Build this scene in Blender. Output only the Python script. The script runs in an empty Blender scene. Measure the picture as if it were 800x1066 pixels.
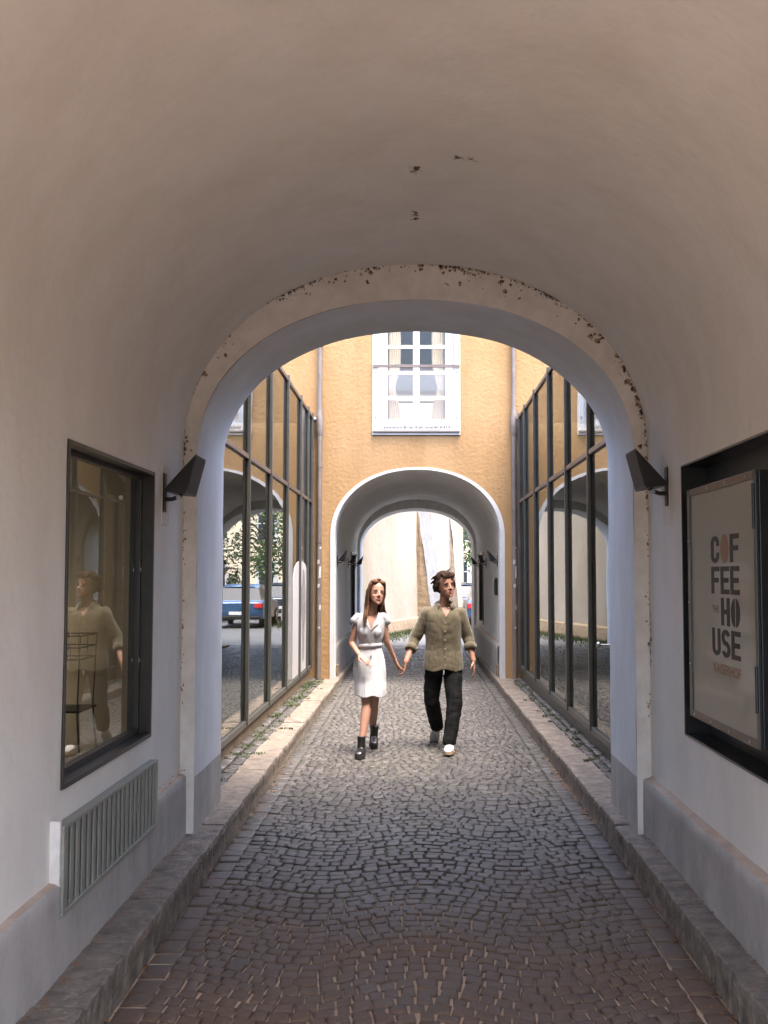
import bpy, bmesh, math, random
from mathutils import Vector, Matrix, noise
R = math.radians
random.seed(7)
SC = bpy.context.scene
COL = SC.collection

# ------------------------------------------------------------------ camera, sky, sun, exposure
cam_d = bpy.data.cameras.new('camera')
cam = bpy.data.objects.new('camera', cam_d); COL.objects.link(cam)
cam_d.sensor_fit = 'HORIZONTAL'; cam_d.sensor_width = 36.0; cam_d.lens = 49.5
cam_d.shift_x = -33.0 / 800.0
cam_d.clip_end = 2000
cam.location = (0, 0, 1.8)
cam.rotation_euler = (R(90 + 3.43), 0, 0)
SC.camera = cam

SUN_EL, SUN_AZ = 73.0, 140.0          # azimuth measured from +Y towards +X
world = bpy.data.worlds.new('World'); SC.world = world; world.use_nodes = True
wn = world.node_tree.nodes; wl = world.node_tree.links; wn.clear()
sky = wn.new('ShaderNodeTexSky'); sky.sky_type = 'NISHITA'; sky.sun_disc = False
sky.sun_elevation = R(SUN_EL); sky.sun_rotation = R(SUN_AZ)
sky.air_density = 0.9; sky.dust_density = 4.0; sky.ozone_density = 0.8
bg = wn.new('ShaderNodeBackground'); bg.inputs[1].default_value = 0.15
wo = wn.new('ShaderNodeOutputWorld')
wl.new(sky.outputs[0], bg.inputs[0]); wl.new(bg.outputs[0], wo.inputs[0])

sun_d = bpy.data.lights.new('sun', 'SUN'); sun_d.energy = 0.5; sun_d.angle = R(18); sun_d.color = (1.0, 0.93, 0.84)
sun = bpy.data.objects.new('sun', sun_d); COL.objects.link(sun)
sdir = Vector((math.sin(R(SUN_AZ)) * math.cos(R(SUN_EL)), math.cos(R(SUN_AZ)) * math.cos(R(SUN_EL)), math.sin(R(SUN_EL))))
sun.rotation_euler = sdir.to_track_quat('Z', 'Y').to_euler()
sun.location = (0, 0, 30)
vs = SC.view_settings
vs.view_transform = 'Standard'; vs.look = 'None'; vs.gamma = 1.0; vs.exposure = 3.32
vs.use_curve_mapping = False
try:
    SC.cycles.use_denoising = True
    SC.cycles.max_bounces = 14; SC.cycles.diffuse_bounces = 7; SC.cycles.glossy_bounces = 6
    SC.cycles.transparent_max_bounces = 16
    SC.cycles.sample_clamp_indirect = 8.0
    SC.cycles.caustics_reflective = False; SC.cycles.caustics_refractive = False
except Exception:
    pass

# ------------------------------------------------------------------ materials
def nt(m):
    return m.node_tree.nodes, m.node_tree.links

def mat(name, base, rough=0.7, metal=0.0, spec=0.5, var=0.0, vscale=2.0, second=None, bump=0.0, bscale=30.0,
        grain=0.0, gscale=200.0, sheen=0.0, coat=0.0, stain=None, vstretch=None, emit=None, rvar=0.0, sss=0.0, fine=None):
    """Principled material with optional colour variation, bumps and an attribute-driven stain."""
    m = bpy.data.materials.new(name); m.use_nodes = True
    n, l = nt(m)
    b = n['Principled BSDF']
    b.inputs['Base Color'].default_value = (*base, 1); b.inputs['Roughness'].default_value = rough
    b.inputs['Metallic'].default_value = metal; b.inputs['Specular IOR Level'].default_value = spec
    if sheen: b.inputs['Sheen Weight'].default_value = sheen
    if coat: b.inputs['Coat Weight'].default_value = coat
    if sss:
        b.inputs['Subsurface Weight'].default_value = sss
        b.inputs['Subsurface Radius'].default_value = (0.012, 0.004, 0.002)
    geo = n.new('ShaderNodeTexCoord')
    vec = geo.outputs['Object']
    if vstretch:
        mp = n.new('ShaderNodeMapping'); mp.inputs['Scale'].default_value = vstretch
        l.new(vec, mp.inputs[0]); vecs = mp.outputs[0]
    else:
        vecs = vec
    col = None
    if var or second:
        t = n.new('ShaderNodeTexNoise'); t.inputs['Scale'].default_value = vscale; t.inputs['Detail'].default_value = 8
        t.inputs['Roughness'].default_value = 0.62
        l.new(vecs, t.inputs['Vector'])
        r = n.new('ShaderNodeValToRGB')
        a = second if second else tuple(max(0, c * (1 - var)) for c in base)
        z = base if second else tuple(min(1, c * (1 + var)) for c in base)
        r.color_ramp.elements[0].position = 0.3; r.color_ramp.elements[1].position = 0.7
        r.color_ramp.elements[0].color = (*a, 1); r.color_ramp.elements[1].color = (*z, 1)
        l.new(t.outputs[0], r.inputs[0]); col = r.outputs[0]
        if rvar:
            mr = n.new('ShaderNodeMapRange'); mr.inputs[3].default_value = max(0.02, rough - rvar); mr.inputs[4].default_value = min(1, rough + rvar)
            l.new(t.outputs[0], mr.inputs[0]); l.new(mr.outputs[0], b.inputs['Roughness'])
    if stain:
        at = n.new('ShaderNodeAttribute'); at.attribute_name = 'stain'
        t2 = n.new('ShaderNodeTexNoise'); t2.inputs['Scale'].default_value = stain[1]; t2.inputs['Detail'].default_value = 6
        t2.inputs['Roughness'].default_value = 0.7
        l.new(vec, t2.inputs['Vector'])
        ad = n.new('ShaderNodeMath'); ad.operation = 'MULTIPLY_ADD'; ad.inputs[1].default_value = 0.56
        l.new(at.outputs['Fac'], ad.inputs[0]); l.new(t2.outputs[0], ad.inputs[2])
        r2 = n.new('ShaderNodeValToRGB'); r2.color_ramp.elements[0].position = 0.82; r2.color_ramp.elements[1].position = 0.93
        l.new(ad.outputs[0], r2.inputs[0])
        mx = n.new('ShaderNodeMix'); mx.data_type = 'RGBA'
        l.new(r2.outputs[0], mx.inputs[0])
        if col: l.new(col, mx.inputs[6])
        else: mx.inputs[6].default_value = (*base, 1)
        mx.inputs[7].default_value = (*stain[0], 1)
        col = mx.outputs[2]
    if col: l.new(col, b.inputs['Base Color'])
    if fine and col:
        mp2 = n.new('ShaderNodeMapping'); mp2.inputs['Scale'].default_value = fine[2] if len(fine) > 2 else (1, 1, 1); l.new(vec, mp2.inputs[0])
        t3 = n.new('ShaderNodeTexNoise'); t3.inputs['Scale'].default_value = fine[0]; t3.inputs['Detail'].default_value = 9; t3.inputs['Roughness'].default_value = 0.7
        l.new(mp2.outputs[0], t3.inputs['Vector'])
        r3 = n.new('ShaderNodeValToRGB'); r3.color_ramp.elements[0].position = 0.32; r3.color_ramp.elements[1].position = 0.60
        k_ = 1 - fine[1]; r3.color_ramp.elements[0].color = (k_, k_ * .985, k_ * .96, 1); r3.color_ramp.elements[1].color = (1, 1, 1, 1)
        l.new(t3.outputs[0], r3.inputs[0])
        m3 = n.new('ShaderNodeMix'); m3.data_type = 'RGBA'; m3.blend_type = 'MULTIPLY'; m3.inputs[0].default_value = 1.0
        l.new(col, m3.inputs[6]); l.new(r3.outputs[0], m3.inputs[7]); col = m3.outputs[2]; l.new(col, b.inputs['Base Color'])
    h = None
    for amt, sc_, det in ((bump, bscale, 5), (grain, gscale, 2)):
        if not amt: continue
        t = n.new('ShaderNodeTexNoise'); t.inputs['Scale'].default_value = sc_; t.inputs['Detail'].default_value = det
        l.new(vec, t.inputs['Vector'])
        bp = n.new('ShaderNodeBump'); bp.inputs['Strength'].default_value = 1.0; bp.inputs['Distance'].default_value = amt
        l.new(t.outputs[0], bp.inputs['Height'])
        if h: l.new(h, bp.inputs['Normal'])
        h = bp.outputs[0]
    if h: l.new(h, b.inputs['Normal'])
    if emit:
        b.inputs['Emission Color'].default_value = (*emit[0], 1); b.inputs['Emission Strength'].default_value = emit[1]
    return m

def glass_mat(name, ior=2.0, tint=(0.8, 0.85, 0.83), wobble=0.0):
    m = bpy.data.materials.new(name); m.use_nodes = True
    n, l = nt(m); n.clear()
    o = n.new('ShaderNodeOutputMaterial'); mx = n.new('ShaderNodeMixShader')
    g = n.new('ShaderNodeBsdfGlossy'); g.inputs['Roughness'].default_value = 0.004; g.inputs['Color'].default_value = (0.93, 0.95, 0.95, 1)
    t = n.new('ShaderNodeBsdfTransparent'); t.inputs[0].default_value = (*tint, 1)
    f = n.new('ShaderNodeFresnel'); f.inputs[0].default_value = ior
    ge = n.new('ShaderNodeNewGeometry')
    s = n.new('ShaderNodeMath'); s.operation = 'SUBTRACT'; s.inputs[0].default_value = 1.0
    l.new(ge.outputs['Backfacing'], s.inputs[1])
    mu = n.new('ShaderNodeMath'); mu.operation = 'MULTIPLY'
    l.new(f.outputs[0], mu.inputs[0]); l.new(s.outputs[0], mu.inputs[1])
    l.new(mu.outputs[0], mx.inputs[0]); l.new(t.outputs[0], mx.inputs[1]); l.new(g.outputs[0], mx.inputs[2])
    if wobble:
        tc = n.new('ShaderNodeTexCoord'); tn = n.new('ShaderNodeTexNoise'); tn.inputs['Scale'].default_value = 0.9
        bp = n.new('ShaderNodeBump'); bp.inputs['Distance'].default_value = wobble
        l.new(tc.outputs['Object'], tn.inputs['Vector']); l.new(tn.outputs[0], bp.inputs['Height']); l.new(bp.outputs[0], g.inputs['Normal'])
    l.new(mx.outputs[0], o.inputs[0])
    return m

M = {}
M['plaster'] = mat('plaster', (0.84, 0.82, 0.785), 0.85, spec=0.25, vscale=1.1, second=(0.785, 0.76, 0.72), bump=0.010, bscale=3.2, grain=0.0028, gscale=24,
                   stain=((0.09, 0.06, 0.045), 22), fine=(2.4, 0.09, (1, 1, .55)))
M['plaster_rib'] = mat('plaster_rib', (0.85, 0.82, 0.78), 0.85, spec=0.25, vscale=3, second=(0.79, 0.75, 0.70), bump=0.005, bscale=8, grain=0.0012, gscale=90,
                       stain=((0.08, 0.06, 0.045), 30), fine=(7, 0.16))
M['plaster_soffit'] = mat('plaster_soffit', (0.79, 0.80, 0.815), 0.85, spec=0.25, vscale=1.5, second=(0.74, 0.75, 0.765), bump=0.004, bscale=6, grain=0.001, gscale=90, fine=(3, 0.12, (1, 1, .4)))  # bluish tint carries the courtyard sky light in the colour
M['plinth'] = mat('plinth_paint', (0.51, 0.485, 0.455), 0.75, spec=0.3, vscale=2.5, second=(0.41, 0.39, 0.365), bump=0.004, bscale=9, grain=0.0012, gscale=70,
                  stain=((0.62, 0.56, 0.5), 18), fine=(5, 0.25, (1, 1, .6)))
M['ledge'] = mat('ledge_plaster', (0.55, 0.44, 0.35), 0.85, vscale=6, second=(0.40, 0.30, 0.23), bump=0.004, bscale=20)
M['stucco'] = mat('orange_stucco', (0.375, 0.235, 0.115), 0.9, spec=0.2, vscale=0.9, second=(0.34, 0.20, 0.090), bump=0.009, bscale=17, grain=0.004, gscale=60, fine=(2.2, 0.16, (1, 1, .22)))
M['cream_stucco'] = mat('cream_stucco', (0.72, 0.60, 0.42), 0.9, spec=0.2, vscale=1.2, second=(0.66, 0.53, 0.36), bump=0.01, bscale=14)
M['ochre'] = mat('ochre_stucco', (0.78, 0.50, 0.26), 0.9, vscale=1.2, second=(0.70, 0.43, 0.21), bump=0.01, bscale=14)
M['white_paint'] = mat('white_paint', (0.54, 0.53, 0.52), 0.5, vscale=6, second=(0.48, 0.47, 0.455), grain=0.0006, gscale=120)
M['dark_metal'] = mat('dark_bronze_metal', (0.055, 0.052, 0.047), 0.38, metal=0.6, vscale=7, second=(0.04, 0.038, 0.034), rvar=0.1)
M['mullion'] = mat('mullion_metal', (0.10, 0.10, 0.09), 0.42, metal=0.4, vscale=4, second=(0.075, 0.072, 0.062), rvar=0.08)
M['bronze'] = mat('bronze_transom', (0.16, 0.12, 0.10), 0.4, metal=0.5, var=0.15, vscale=5)
M['black_metal'] = mat('black_powder_coat', (0.018, 0.018, 0.019), 0.42, spec=0.45, var=0.2, vscale=9, grain=0.0004, gscale=300)
M['case_dark'] = mat('case_coating', (0.016, 0.017, 0.018), 0.33, spec=0.5, var=0.2, vscale=9, rvar=0.08)
M['case_grey'] = mat('case_frame_metal', (0.075, 0.08, 0.078), 0.35, metal=0.7, var=0.12, vscale=8)
M['steel'] = mat('dull_steel', (0.45, 0.45, 0.44), 0.35, metal=1.0, var=0.1, vscale=9)
M['lens'] = mat('lamp_lens', (0.06, 0.052, 0.045), 0.55, spec=0.3, var=0.1, vscale=12)
M['poster'] = mat('poster_film', (0.30, 0.285, 0.235), 0.4, spec=0.4, vscale=1.5, second=(0.27, 0.255, 0.21), coat=0.15)
M['ink_dark'] = mat('poster_ink_dark', (0.030, 0.018, 0.015), 0.6, var=0.15, vscale=30)
M['ink_tan'] = mat('poster_ink_tan', (0.25, 0.135, 0.075), 0.6, var=0.1, vscale=30)
M['grille'] = mat('grille_paint', (0.33, 0.33, 0.285), 0.5, metal=0.1, vscale=8, second=(0.27, 0.265, 0.225), rvar=0.08)
M['zinc'] = mat('zinc_pipe', (0.21, 0.175, 0.155), 0.5, metal=0.3, vscale=6, second=(0.15, 0.12, 0.105), rvar=0.12)
M['sticker'] = mat('torn_paper', (0.42, 0.41, 0.39), 0.8, var=0.2, vscale=30)
M['curtain'] = mat('curtain_cloth', (0.66, 0.48, 0.30), 0.9, var=0.08, vscale=5)
M['room'] = mat('room_brown', (0.48, 0.26, 0.12), 0.8, var=0.15, vscale=3)
M['interior'] = mat('interior_wall', (0.30, 0.33, 0.335), 0.85, var=0.15, vscale=2)
M['interior_floor'] = mat('interior_floor', (0.14, 0.13, 0.12), 0.5, var=0.2, vscale=3)
M['glass'] = glass_mat('window_glass', 1.75, (0.86, 0.90, 0.89), 0.0)
M['facade_glass'] = glass_mat('facade_glass', 4.0, (0.55, 0.60, 0.59), 0.0012)
M['clear'] = glass_mat('clear_balustrade_glass', 1.5, (0.96, 0.98, 0.98))
M['car_glass'] = mat('car_glass', (0.02, 0.025, 0.03), 0.05, spec=0.8)
M['far_plaster'] = mat('old_white_plaster', (0.34, 0.295, 0.235), 0.9, vscale=0.5, second=(0.25, 0.20, 0.14), bump=0.02, bscale=3, grain=0.004, gscale=25, vstretch=(1, 1, 0.5))
M['stone'] = mat('rough_brown_stone', (0.27, 0.20, 0.125), 0.9, vscale=3.5, second=(0.18, 0.125, 0.075), bump=0.04, bscale=5, grain=0.01, gscale=30)
M['grey_stone'] = mat('grey_rendered_stone', (0.22, 0.21, 0.20), 0.9, vscale=3.0, second=(0.14, 0.135, 0.13), bump=0.03, bscale=5, grain=0.008, gscale=30)
M['asphalt'] = mat('asphalt', (0.17, 0.17, 0.17), 0.7, vscale=0.6, second=(0.13, 0.13, 0.135), bump=0.004, bscale=120)
M['lane'] = mat('pale_asphalt', (0.13, 0.13, 0.13), 0.6, vscale=0.6, second=(0.09, 0.09, 0.092), bump=0.004, bscale=120)
M['far_paving'] = mat('light_paving', (0.34, 0.32, 0.29), 0.8, vscale=0.8, second=(0.28, 0.26, 0.24), bump=0.003, bscale=50)
M['cloth_dress'] = mat('white_linen', (0.42, 0.42, 0.44), 0.9, sheen=0.2, var=0.02, vscale=8, bump=0.0008, bscale=40, grain=0.0005, gscale=500)
M['cloth_shirt'] = mat('olive_linen', (0.105, 0.085, 0.048), 0.9, sheen=0.25, vscale=14, second=(0.08, 0.064, 0.036), bump=0.001, bscale=40, grain=0.0008, gscale=500)
M['cloth_trousers'] = mat('black_cloth', (0.004, 0.004, 0.0045), 0.9, spec=0.2, var=0.2, vscale=10, bump=0.004, bscale=18)
M['skin'] = mat('skin', (0.43, 0.245, 0.175), 0.5, spec=0.4, vscale=9, second=(0.38, 0.20, 0.14), sss=0.08)
M['skin_tan'] = mat('tanned_skin', (0.38, 0.205, 0.14), 0.5, spec=0.4, vscale=9, second=(0.32, 0.16, 0.105), sss=0.08)
M['hair_woman'] = mat('brown_hair', (0.060, 0.026, 0.014), 0.65, spec=0.2, vscale=28, second=(0.14, 0.07, 0.035), bump=0.003, bscale=160, vstretch=(1, 1, 0.1))
M['hair_man'] = mat('dark_brown_hair', (0.016, 0.008, 0.005), 0.75, spec=0.12, vscale=40, second=(0.042, 0.022, 0.013), bump=0.003, bscale=120)
M['lips'] = mat('lips', (0.42, 0.13, 0.11), 0.4)
M['teeth'] = mat('teeth', (0.58, 0.56, 0.52), 0.35)
M['eye_dark'] = mat('eye_dark', (0.03, 0.018, 0.012), 0.2)
M['leather'] = mat('black_leather', (0.014, 0.013, 0.013), 0.3, spec=0.5, var=0.2, vscale=20)
M['rubber'] = mat('black_rubber', (0.02, 0.02, 0.02), 0.7)
M['shoe_white'] = mat('white_canvas', (0.55, 0.54, 0.52), 0.7, var=0.05, vscale=20)
M['sole_tan'] = mat('tan_sole', (0.42, 0.30, 0.20), 0.7, var=0.15, vscale=20)
M['button'] = mat('button_shell', (0.40, 0.34, 0.27), 0.3)
M['car_blue'] = mat('blue_car_paint', (0.035, 0.10, 0.22), 0.3, metal=0.3, coat=0.8)
M['car_dark'] = mat('dark_blue_car_paint', (0.012, 0.018, 0.035), 0.3, metal=0.3, coat=0.8)
M['tail_red'] = mat('tail_light_red', (0.55, 0.02, 0.02), 0.2, coat=0.8)
M['plate_white'] = mat('number_plate', (0.8, 0.8, 0.78), 0.4)
M['bark'] = mat('bark', (0.10, 0.075, 0.055), 0.9, var=0.3, vscale=8, bump=0.01, bscale=20)
M['slate'] = mat('roof_slate', (0.12, 0.10, 0.09), 0.8, var=0.2, vscale=4)
M['lamp_glow'] = mat('lamp_glow', (1.0, 0.6, 0.25), 0.5, emit=((1.0, 0.60, 0.30), 5.0))

def leaf_mat(name, a, b_, sc=1.3):
    m = mat(name, a, 0.6, spec=0.3, vscale=sc, second=b_)
    m.node_tree.nodes['Principled BSDF'].inputs['Subsurface Weight'].default_value = 0.0
    return m
M['leaf'] = leaf_mat('leaf_green', (0.085, 0.13, 0.035), (0.035, 0.065, 0.016))
M['leaf_dark'] = leaf_mat('leaf_dark_green', (0.045, 0.085, 0.03), (0.02, 0.04, 0.015))
M['grass'] = leaf_mat('grass_green', (0.075, 0.10, 0.030), (0.04, 0.055, 0.018), 3)
M['dry_leaf'] = leaf_mat('dry_leaf', (0.30, 0.13, 0.05), (0.16, 0.08, 0.04), 9)

def sett_material():
    """Dark granite setts: colour per stone from a vertex attribute, brown with dust and painted warm light under the first vault."""
    m = bpy.data.materials.new('granite_setts'); m.use_nodes = True
    n, l = nt(m); b = n['Principled BSDF']
    at = n.new('ShaderNodeAttribute'); at.attribute_name = 'tone'
    tc = n.new('ShaderNodeTexCoord')
    t = n.new('ShaderNodeTexNoise'); t.inputs['Scale'].default_value = 45; t.inputs['Detail'].default_value = 6; t.inputs['Roughness'].default_value = 0.7
    l.new(tc.outputs['Object'], t.inputs['Vector'])
    r = n.new('ShaderNodeValToRGB')
    r.color_ramp.elements[0].color = (0.045, 0.042, 0.040, 1); r.color_ramp.elements[1].color = (0.135, 0.122, 0.11, 1)
    e = r.color_ramp.elements.new(0.55); e.color = (0.075, 0.068, 0.062, 1)
    mx = n.new('ShaderNodeMath'); mx.operation = 'MULTIPLY_ADD'; mx.inputs[1].default_value = 0.45
    l.new(t.outputs[0], mx.inputs[0])
    sc2 = n.new('ShaderNodeMath'); sc2.operation = 'MULTIPLY'; sc2.inputs[1].default_value = 0.62
    l.new(at.outputs['Fac'], sc2.inputs[0]); l.new(sc2.outputs[0], mx.inputs[2]); l.new(mx.outputs[0], r.inputs[0])
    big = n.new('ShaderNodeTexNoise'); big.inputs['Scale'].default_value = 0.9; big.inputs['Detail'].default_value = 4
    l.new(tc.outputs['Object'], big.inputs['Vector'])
    # dust and the warm light of the first passage, tinted in at low y
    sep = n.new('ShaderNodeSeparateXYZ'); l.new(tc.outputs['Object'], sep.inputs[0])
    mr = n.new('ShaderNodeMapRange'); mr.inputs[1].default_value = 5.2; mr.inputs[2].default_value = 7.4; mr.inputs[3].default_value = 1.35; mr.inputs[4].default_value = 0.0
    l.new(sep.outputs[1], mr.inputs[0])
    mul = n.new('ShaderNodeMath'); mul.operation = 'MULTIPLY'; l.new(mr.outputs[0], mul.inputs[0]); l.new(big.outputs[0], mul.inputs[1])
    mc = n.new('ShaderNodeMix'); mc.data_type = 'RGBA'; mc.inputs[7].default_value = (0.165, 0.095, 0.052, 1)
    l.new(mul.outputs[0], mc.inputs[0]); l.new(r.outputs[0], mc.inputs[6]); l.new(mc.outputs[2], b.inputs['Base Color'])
    rr = n.new('ShaderNodeMapRange'); rr.inputs[3].default_value = 0.27; rr.inputs[4].default_value = 0.58
    l.new(t.outputs[0], rr.inputs[0])
    rm_ = n.new('ShaderNodeMix'); rm_.inputs[3].default_value = 0.85; l.new(mul.outputs[0], rm_.inputs[0]); l.new(rr.outputs[0], rm_.inputs[2]); l.new(rm_.outputs[0], b.inputs['Roughness'])
    b.inputs['Specular IOR Level'].default_value = 0.5
    bp = n.new('ShaderNodeBump'); bp.inputs['Distance'].default_value = 0.005
    l.new(t.outputs[0], bp.inputs['Height']); l.new(bp.outputs[0], b.inputs['Normal'])
    return m
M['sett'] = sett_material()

def joint_material():
    m = bpy.data.materials.new('joint_sand'); m.use_nodes = True
    n, l = nt(m); b = n['Principled BSDF']; b.inputs['Roughness'].default_value = 0.95
    tc = n.new('ShaderNodeTexCoord'); sep = n.new('ShaderNodeSeparateXYZ'); l.new(tc.outputs['Object'], sep.inputs[0])
    t = n.new('ShaderNodeTexNoise'); t.inputs['Scale'].default_value = 4; t.inputs['Detail'].default_value = 6; l.new(tc.outputs['Object'], t.inputs['Vector'])
    mr = n.new('ShaderNodeMapRange'); mr.inputs[1].default_value = 5.0; mr.inputs[2].default_value = 6.6; mr.inputs[3].default_value = 0.0; mr.inputs[4].default_value = 1.0
    ad = n.new('ShaderNodeMath'); ad.operation = 'MULTIPLY_ADD'; ad.inputs[1].default_value = 2.0
    l.new(t.outputs[0], ad.inputs[0]); l.new(sep.outputs[1], ad.inputs[2])
    s1 = n.new('ShaderNodeMath'); s1.operation = 'SUBTRACT'; s1.inputs[1].default_value = 1.0; l.new(ad.outputs[0], s1.inputs[0])
    l.new(s1.outputs[0], mr.inputs[0])
    g = n.new('ShaderNodeTexNoise'); g.inputs['Scale'].default_value = 2.2; g.inputs['Detail'].default_value = 5; l.new(tc.outputs['Object'], g.inputs['Vector'])
    rg = n.new('ShaderNodeValToRGB'); rg.color_ramp.elements[0].position = 0.48; rg.color_ramp.elements[1].position = 0.62
    rg.color_ramp.elements[0].color = (0.035, 0.031, 0.027, 1); rg.color_ramp.elements[1].color = (0.075, 0.085, 0.03, 1)
    l.new(g.outputs[0], rg.inputs[0])
    mx = n.new('ShaderNodeMix'); mx.data_type = 'RGBA'; mx.inputs[6].default_value = (0.52, 0.37, 0.25, 1)
    l.new(mr.outputs[0], mx.inputs[0]); l.new(rg.outputs[0], mx.inputs[7]); l.new(mx.outputs[2], b.inputs['Base Color'])
    return m
M['joint'] = joint_material()
M['kerbstone'] = mat('kerb_granite', (0.32, 0.26, 0.205), 0.75, vscale=9, second=(0.145, 0.12, 0.098), bump=0.016, bscale=16, grain=0.008, gscale=70, fine=(14, 0.45))

# ------------------------------------------------------------------ mesh helpers
WOFF = {}
def link(name, me, material=None, parent=None, smooth=False, loc=None):
    o = bpy.data.objects.new(name, me); COL.objects.link(o)
    mats = material if isinstance(material, (list, tuple)) else [material]
    for m_ in mats:
        if m_: me.materials.append(m_)
    if smooth:
        for p in me.polygons: p.use_smooth = True
    if parent is not None:
        o.parent = parent
        o.location = -WOFF.get(parent.name, Vector((0, 0, 0))) if loc is None else loc
        WOFF[o.name] = WOFF.get(parent.name, Vector((0, 0, 0))) + o.location
    elif loc is not None:
        o.location = loc; WOFF[o.name] = Vector(loc)
    return o

class MB:
    def __init__(s): s.v = []; s.f = []; s.m = []; s.a = {}
    def face(s, pts, mi=0):
        i = len(s.v); s.v += [tuple(p) for p in pts]; s.f.append(tuple(range(i, i + len(pts)))); s.m.append(mi)
    def box(s, x0, x1, y0, y1, z0, z1, mi=0):
        i = len(s.v)
        s.v += [(x0, y0, z0), (x1, y0, z0), (x1, y1, z0), (x0, y1, z0), (x0, y0, z1), (x1, y0, z1), (x1, y1, z1), (x0, y1, z1)]
        for q in ((0, 3, 2, 1), (4, 5, 6, 7), (0, 1, 5, 4), (1, 2, 6, 5), (2, 3, 7, 6), (3, 0, 4, 7)):
            s.f.append(tuple(i + k for k in q)); s.m.append(mi)
        return s
    def grid(s, rows, mi=0, close_u=False, skip=None, flip=False):
        i = len(s.v); nv = len(rows[0])
        for r_ in rows: s.v += [tuple(p) for p in r_]
        for a in range(len(rows) - 1):
            for b in range(nv - (0 if close_u else 1)):
                if skip and skip(a, b): continue
                b2 = (b + 1) % nv
                q = (i + a * nv + b, i + a * nv + b2, i + (a + 1) * nv + b2, i + (a + 1) * nv + b)
                s.f.append(q[::-1] if flip else q); s.m.append(mi)
        return s
    def tube(s, path, r, n=10, cap=True, mi=0):
        path = [Vector(p) for p in path]; rows = []
        rr = r if isinstance(r, (list, tuple)) else [r] * len(path)
        up = None
        for k, p in enumerate(path):
            d = (path[min(k + 1, len(path) - 1)] - path[max(k - 1, 0)]).normalized()
            if up is None: up = Vector((0, 0, 1)) if abs(d.z) < 0.9 else Vector((1, 0, 0))
            x = d.cross(up).normalized(); y = x.cross(d).normalized(); up = y
            rows.append([p + (x * math.cos(2 * math.pi * j / n) + y * math.sin(2 * math.pi * j / n)) * rr[k] for j in range(n)])
        s.grid(rows, mi, close_u=True, flip=True)
        if cap:
            s.face(rows[0], mi); s.face(rows[-1][::-1], mi)
        return s
    def ell(s, c, r, n=12, m=8, rot=None, mi=0):
        rows = []
        for a in range(m + 1):
            th = math.pi * a / m
            row = []
            for b in range(n):
                ph = 2 * math.pi * b / n
                p = Vector((r[0] * math.sin(th) * math.cos(ph), r[1] * math.sin(th) * math.sin(ph), r[2] * math.cos(th)))
                if rot: p = rot @ p
                row.append(p + Vector(c))
            rows.append(row)
        s.grid(rows, mi, close_u=True, flip=True)
        return s
    def build(s, name, material, parent=None, smooth=False, bevel=0.0, loc=None, merge=False, xf=None):
        me = bpy.data.meshes.new(name)
        v = s.v if xf is None else [tuple(xf @ Vector(p)) for p in s.v]
        me.from_pydata(v, [], s.f); me.update()
        if any(s.m):
            me.polygons.foreach_set('material_index', s.m)
        for k, vals in s.a.items():
            at = me.attributes.new(k, 'FLOAT', 'POINT'); at.data.foreach_set('value', vals)
        if merge:
            b = bmesh.new(); b.from_mesh(me); bmesh.ops.remove_doubles(b, verts=b.verts, dist=0.0002)
            bmesh.ops.recalc_face_normals(b, faces=b.faces); b.to_mesh(me); b.free()
        o = link(name, me, material, parent, smooth, loc)
        if bevel:
            md = o.modifiers.new('edge', 'BEVEL'); md.width = bevel; md.segments = 2; md.limit_method = 'ANGLE'
        return o

def tag(o, label=None, cat=None, group=None, kind=None):
    if label: o['label'] = label
    if cat: o['category'] = cat
    if group: o['group'] = group
    if kind: o['kind'] = kind
    return o
def empty(name, loc=(0, 0, 0), rz=0.0):
    o = bpy.data.objects.new(name, None); COL.objects.link(o); o.location = loc; o.rotation_euler = (0, 0, rz)
    o.empty_display_size = 0.2; WOFF[o.name] = Vector(loc)
    return o
def copy_tree(o, parent=None):
    c = o.copy(); COL.objects.link(c)
    if parent: c.parent = parent
    for ch in list(o.children): copy_tree(ch, c)
    return c
def fbm(p, sc=1.0, oct_=4):
    return noise.fractal(Vector(p) * sc, 1.0, 2.0, oct_)

def arch_pts(w, spring, crown, n=44, p=2.12, cx=0.0):
    """points of the arch curve from (-w, spring) over the crown to (w, spring)"""
    out = []
    for k in range(n + 1):
        t = math.pi * k / n
        c, s_ = math.cos(t), math.sin(t)
        out.append((cx - w * math.copysign(abs(c) ** (2 / p), c), spring + (crown - spring) * abs(s_) ** (2 / p)))
    return out

# ------------------------------------------------------------------ dimensions
KL, KR = -1.253, 1.308        # road edges (kerb faces)
KH = 0.165                    # kerb height
WX = 1.50                     # inner face of the first passage
RI = 1.41                     # inner face of its rib
Y0, Y1, Y2 = 1.0, 6.8, 7.72  # street end, rib front, rib back (courtyard)
GX = 1.71                     # glass walls
Y3, Y4, Y5 = 17.4, 25.2, 26.4 # orange facade, second rib
P2 = 1.42                     # inner face of second passage

# ------------------------------------------------------------------ ground
g = MB(); g.face([(-150, -120, -0.06), (150, -120, -0.06), (150, 200, -0.06), (-150, 200, -0.06)])
tag(g.build('ground', M['far_paving']), kind='structure')

# road bed (joints) and setts
bed = MB(); bed.box(KL - 0.02, KR + 0.02, 0.9, 29.0, -0.05, -0.0105)
road = bed.build('road', M['joint']); tag(road, kind='structure')

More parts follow.
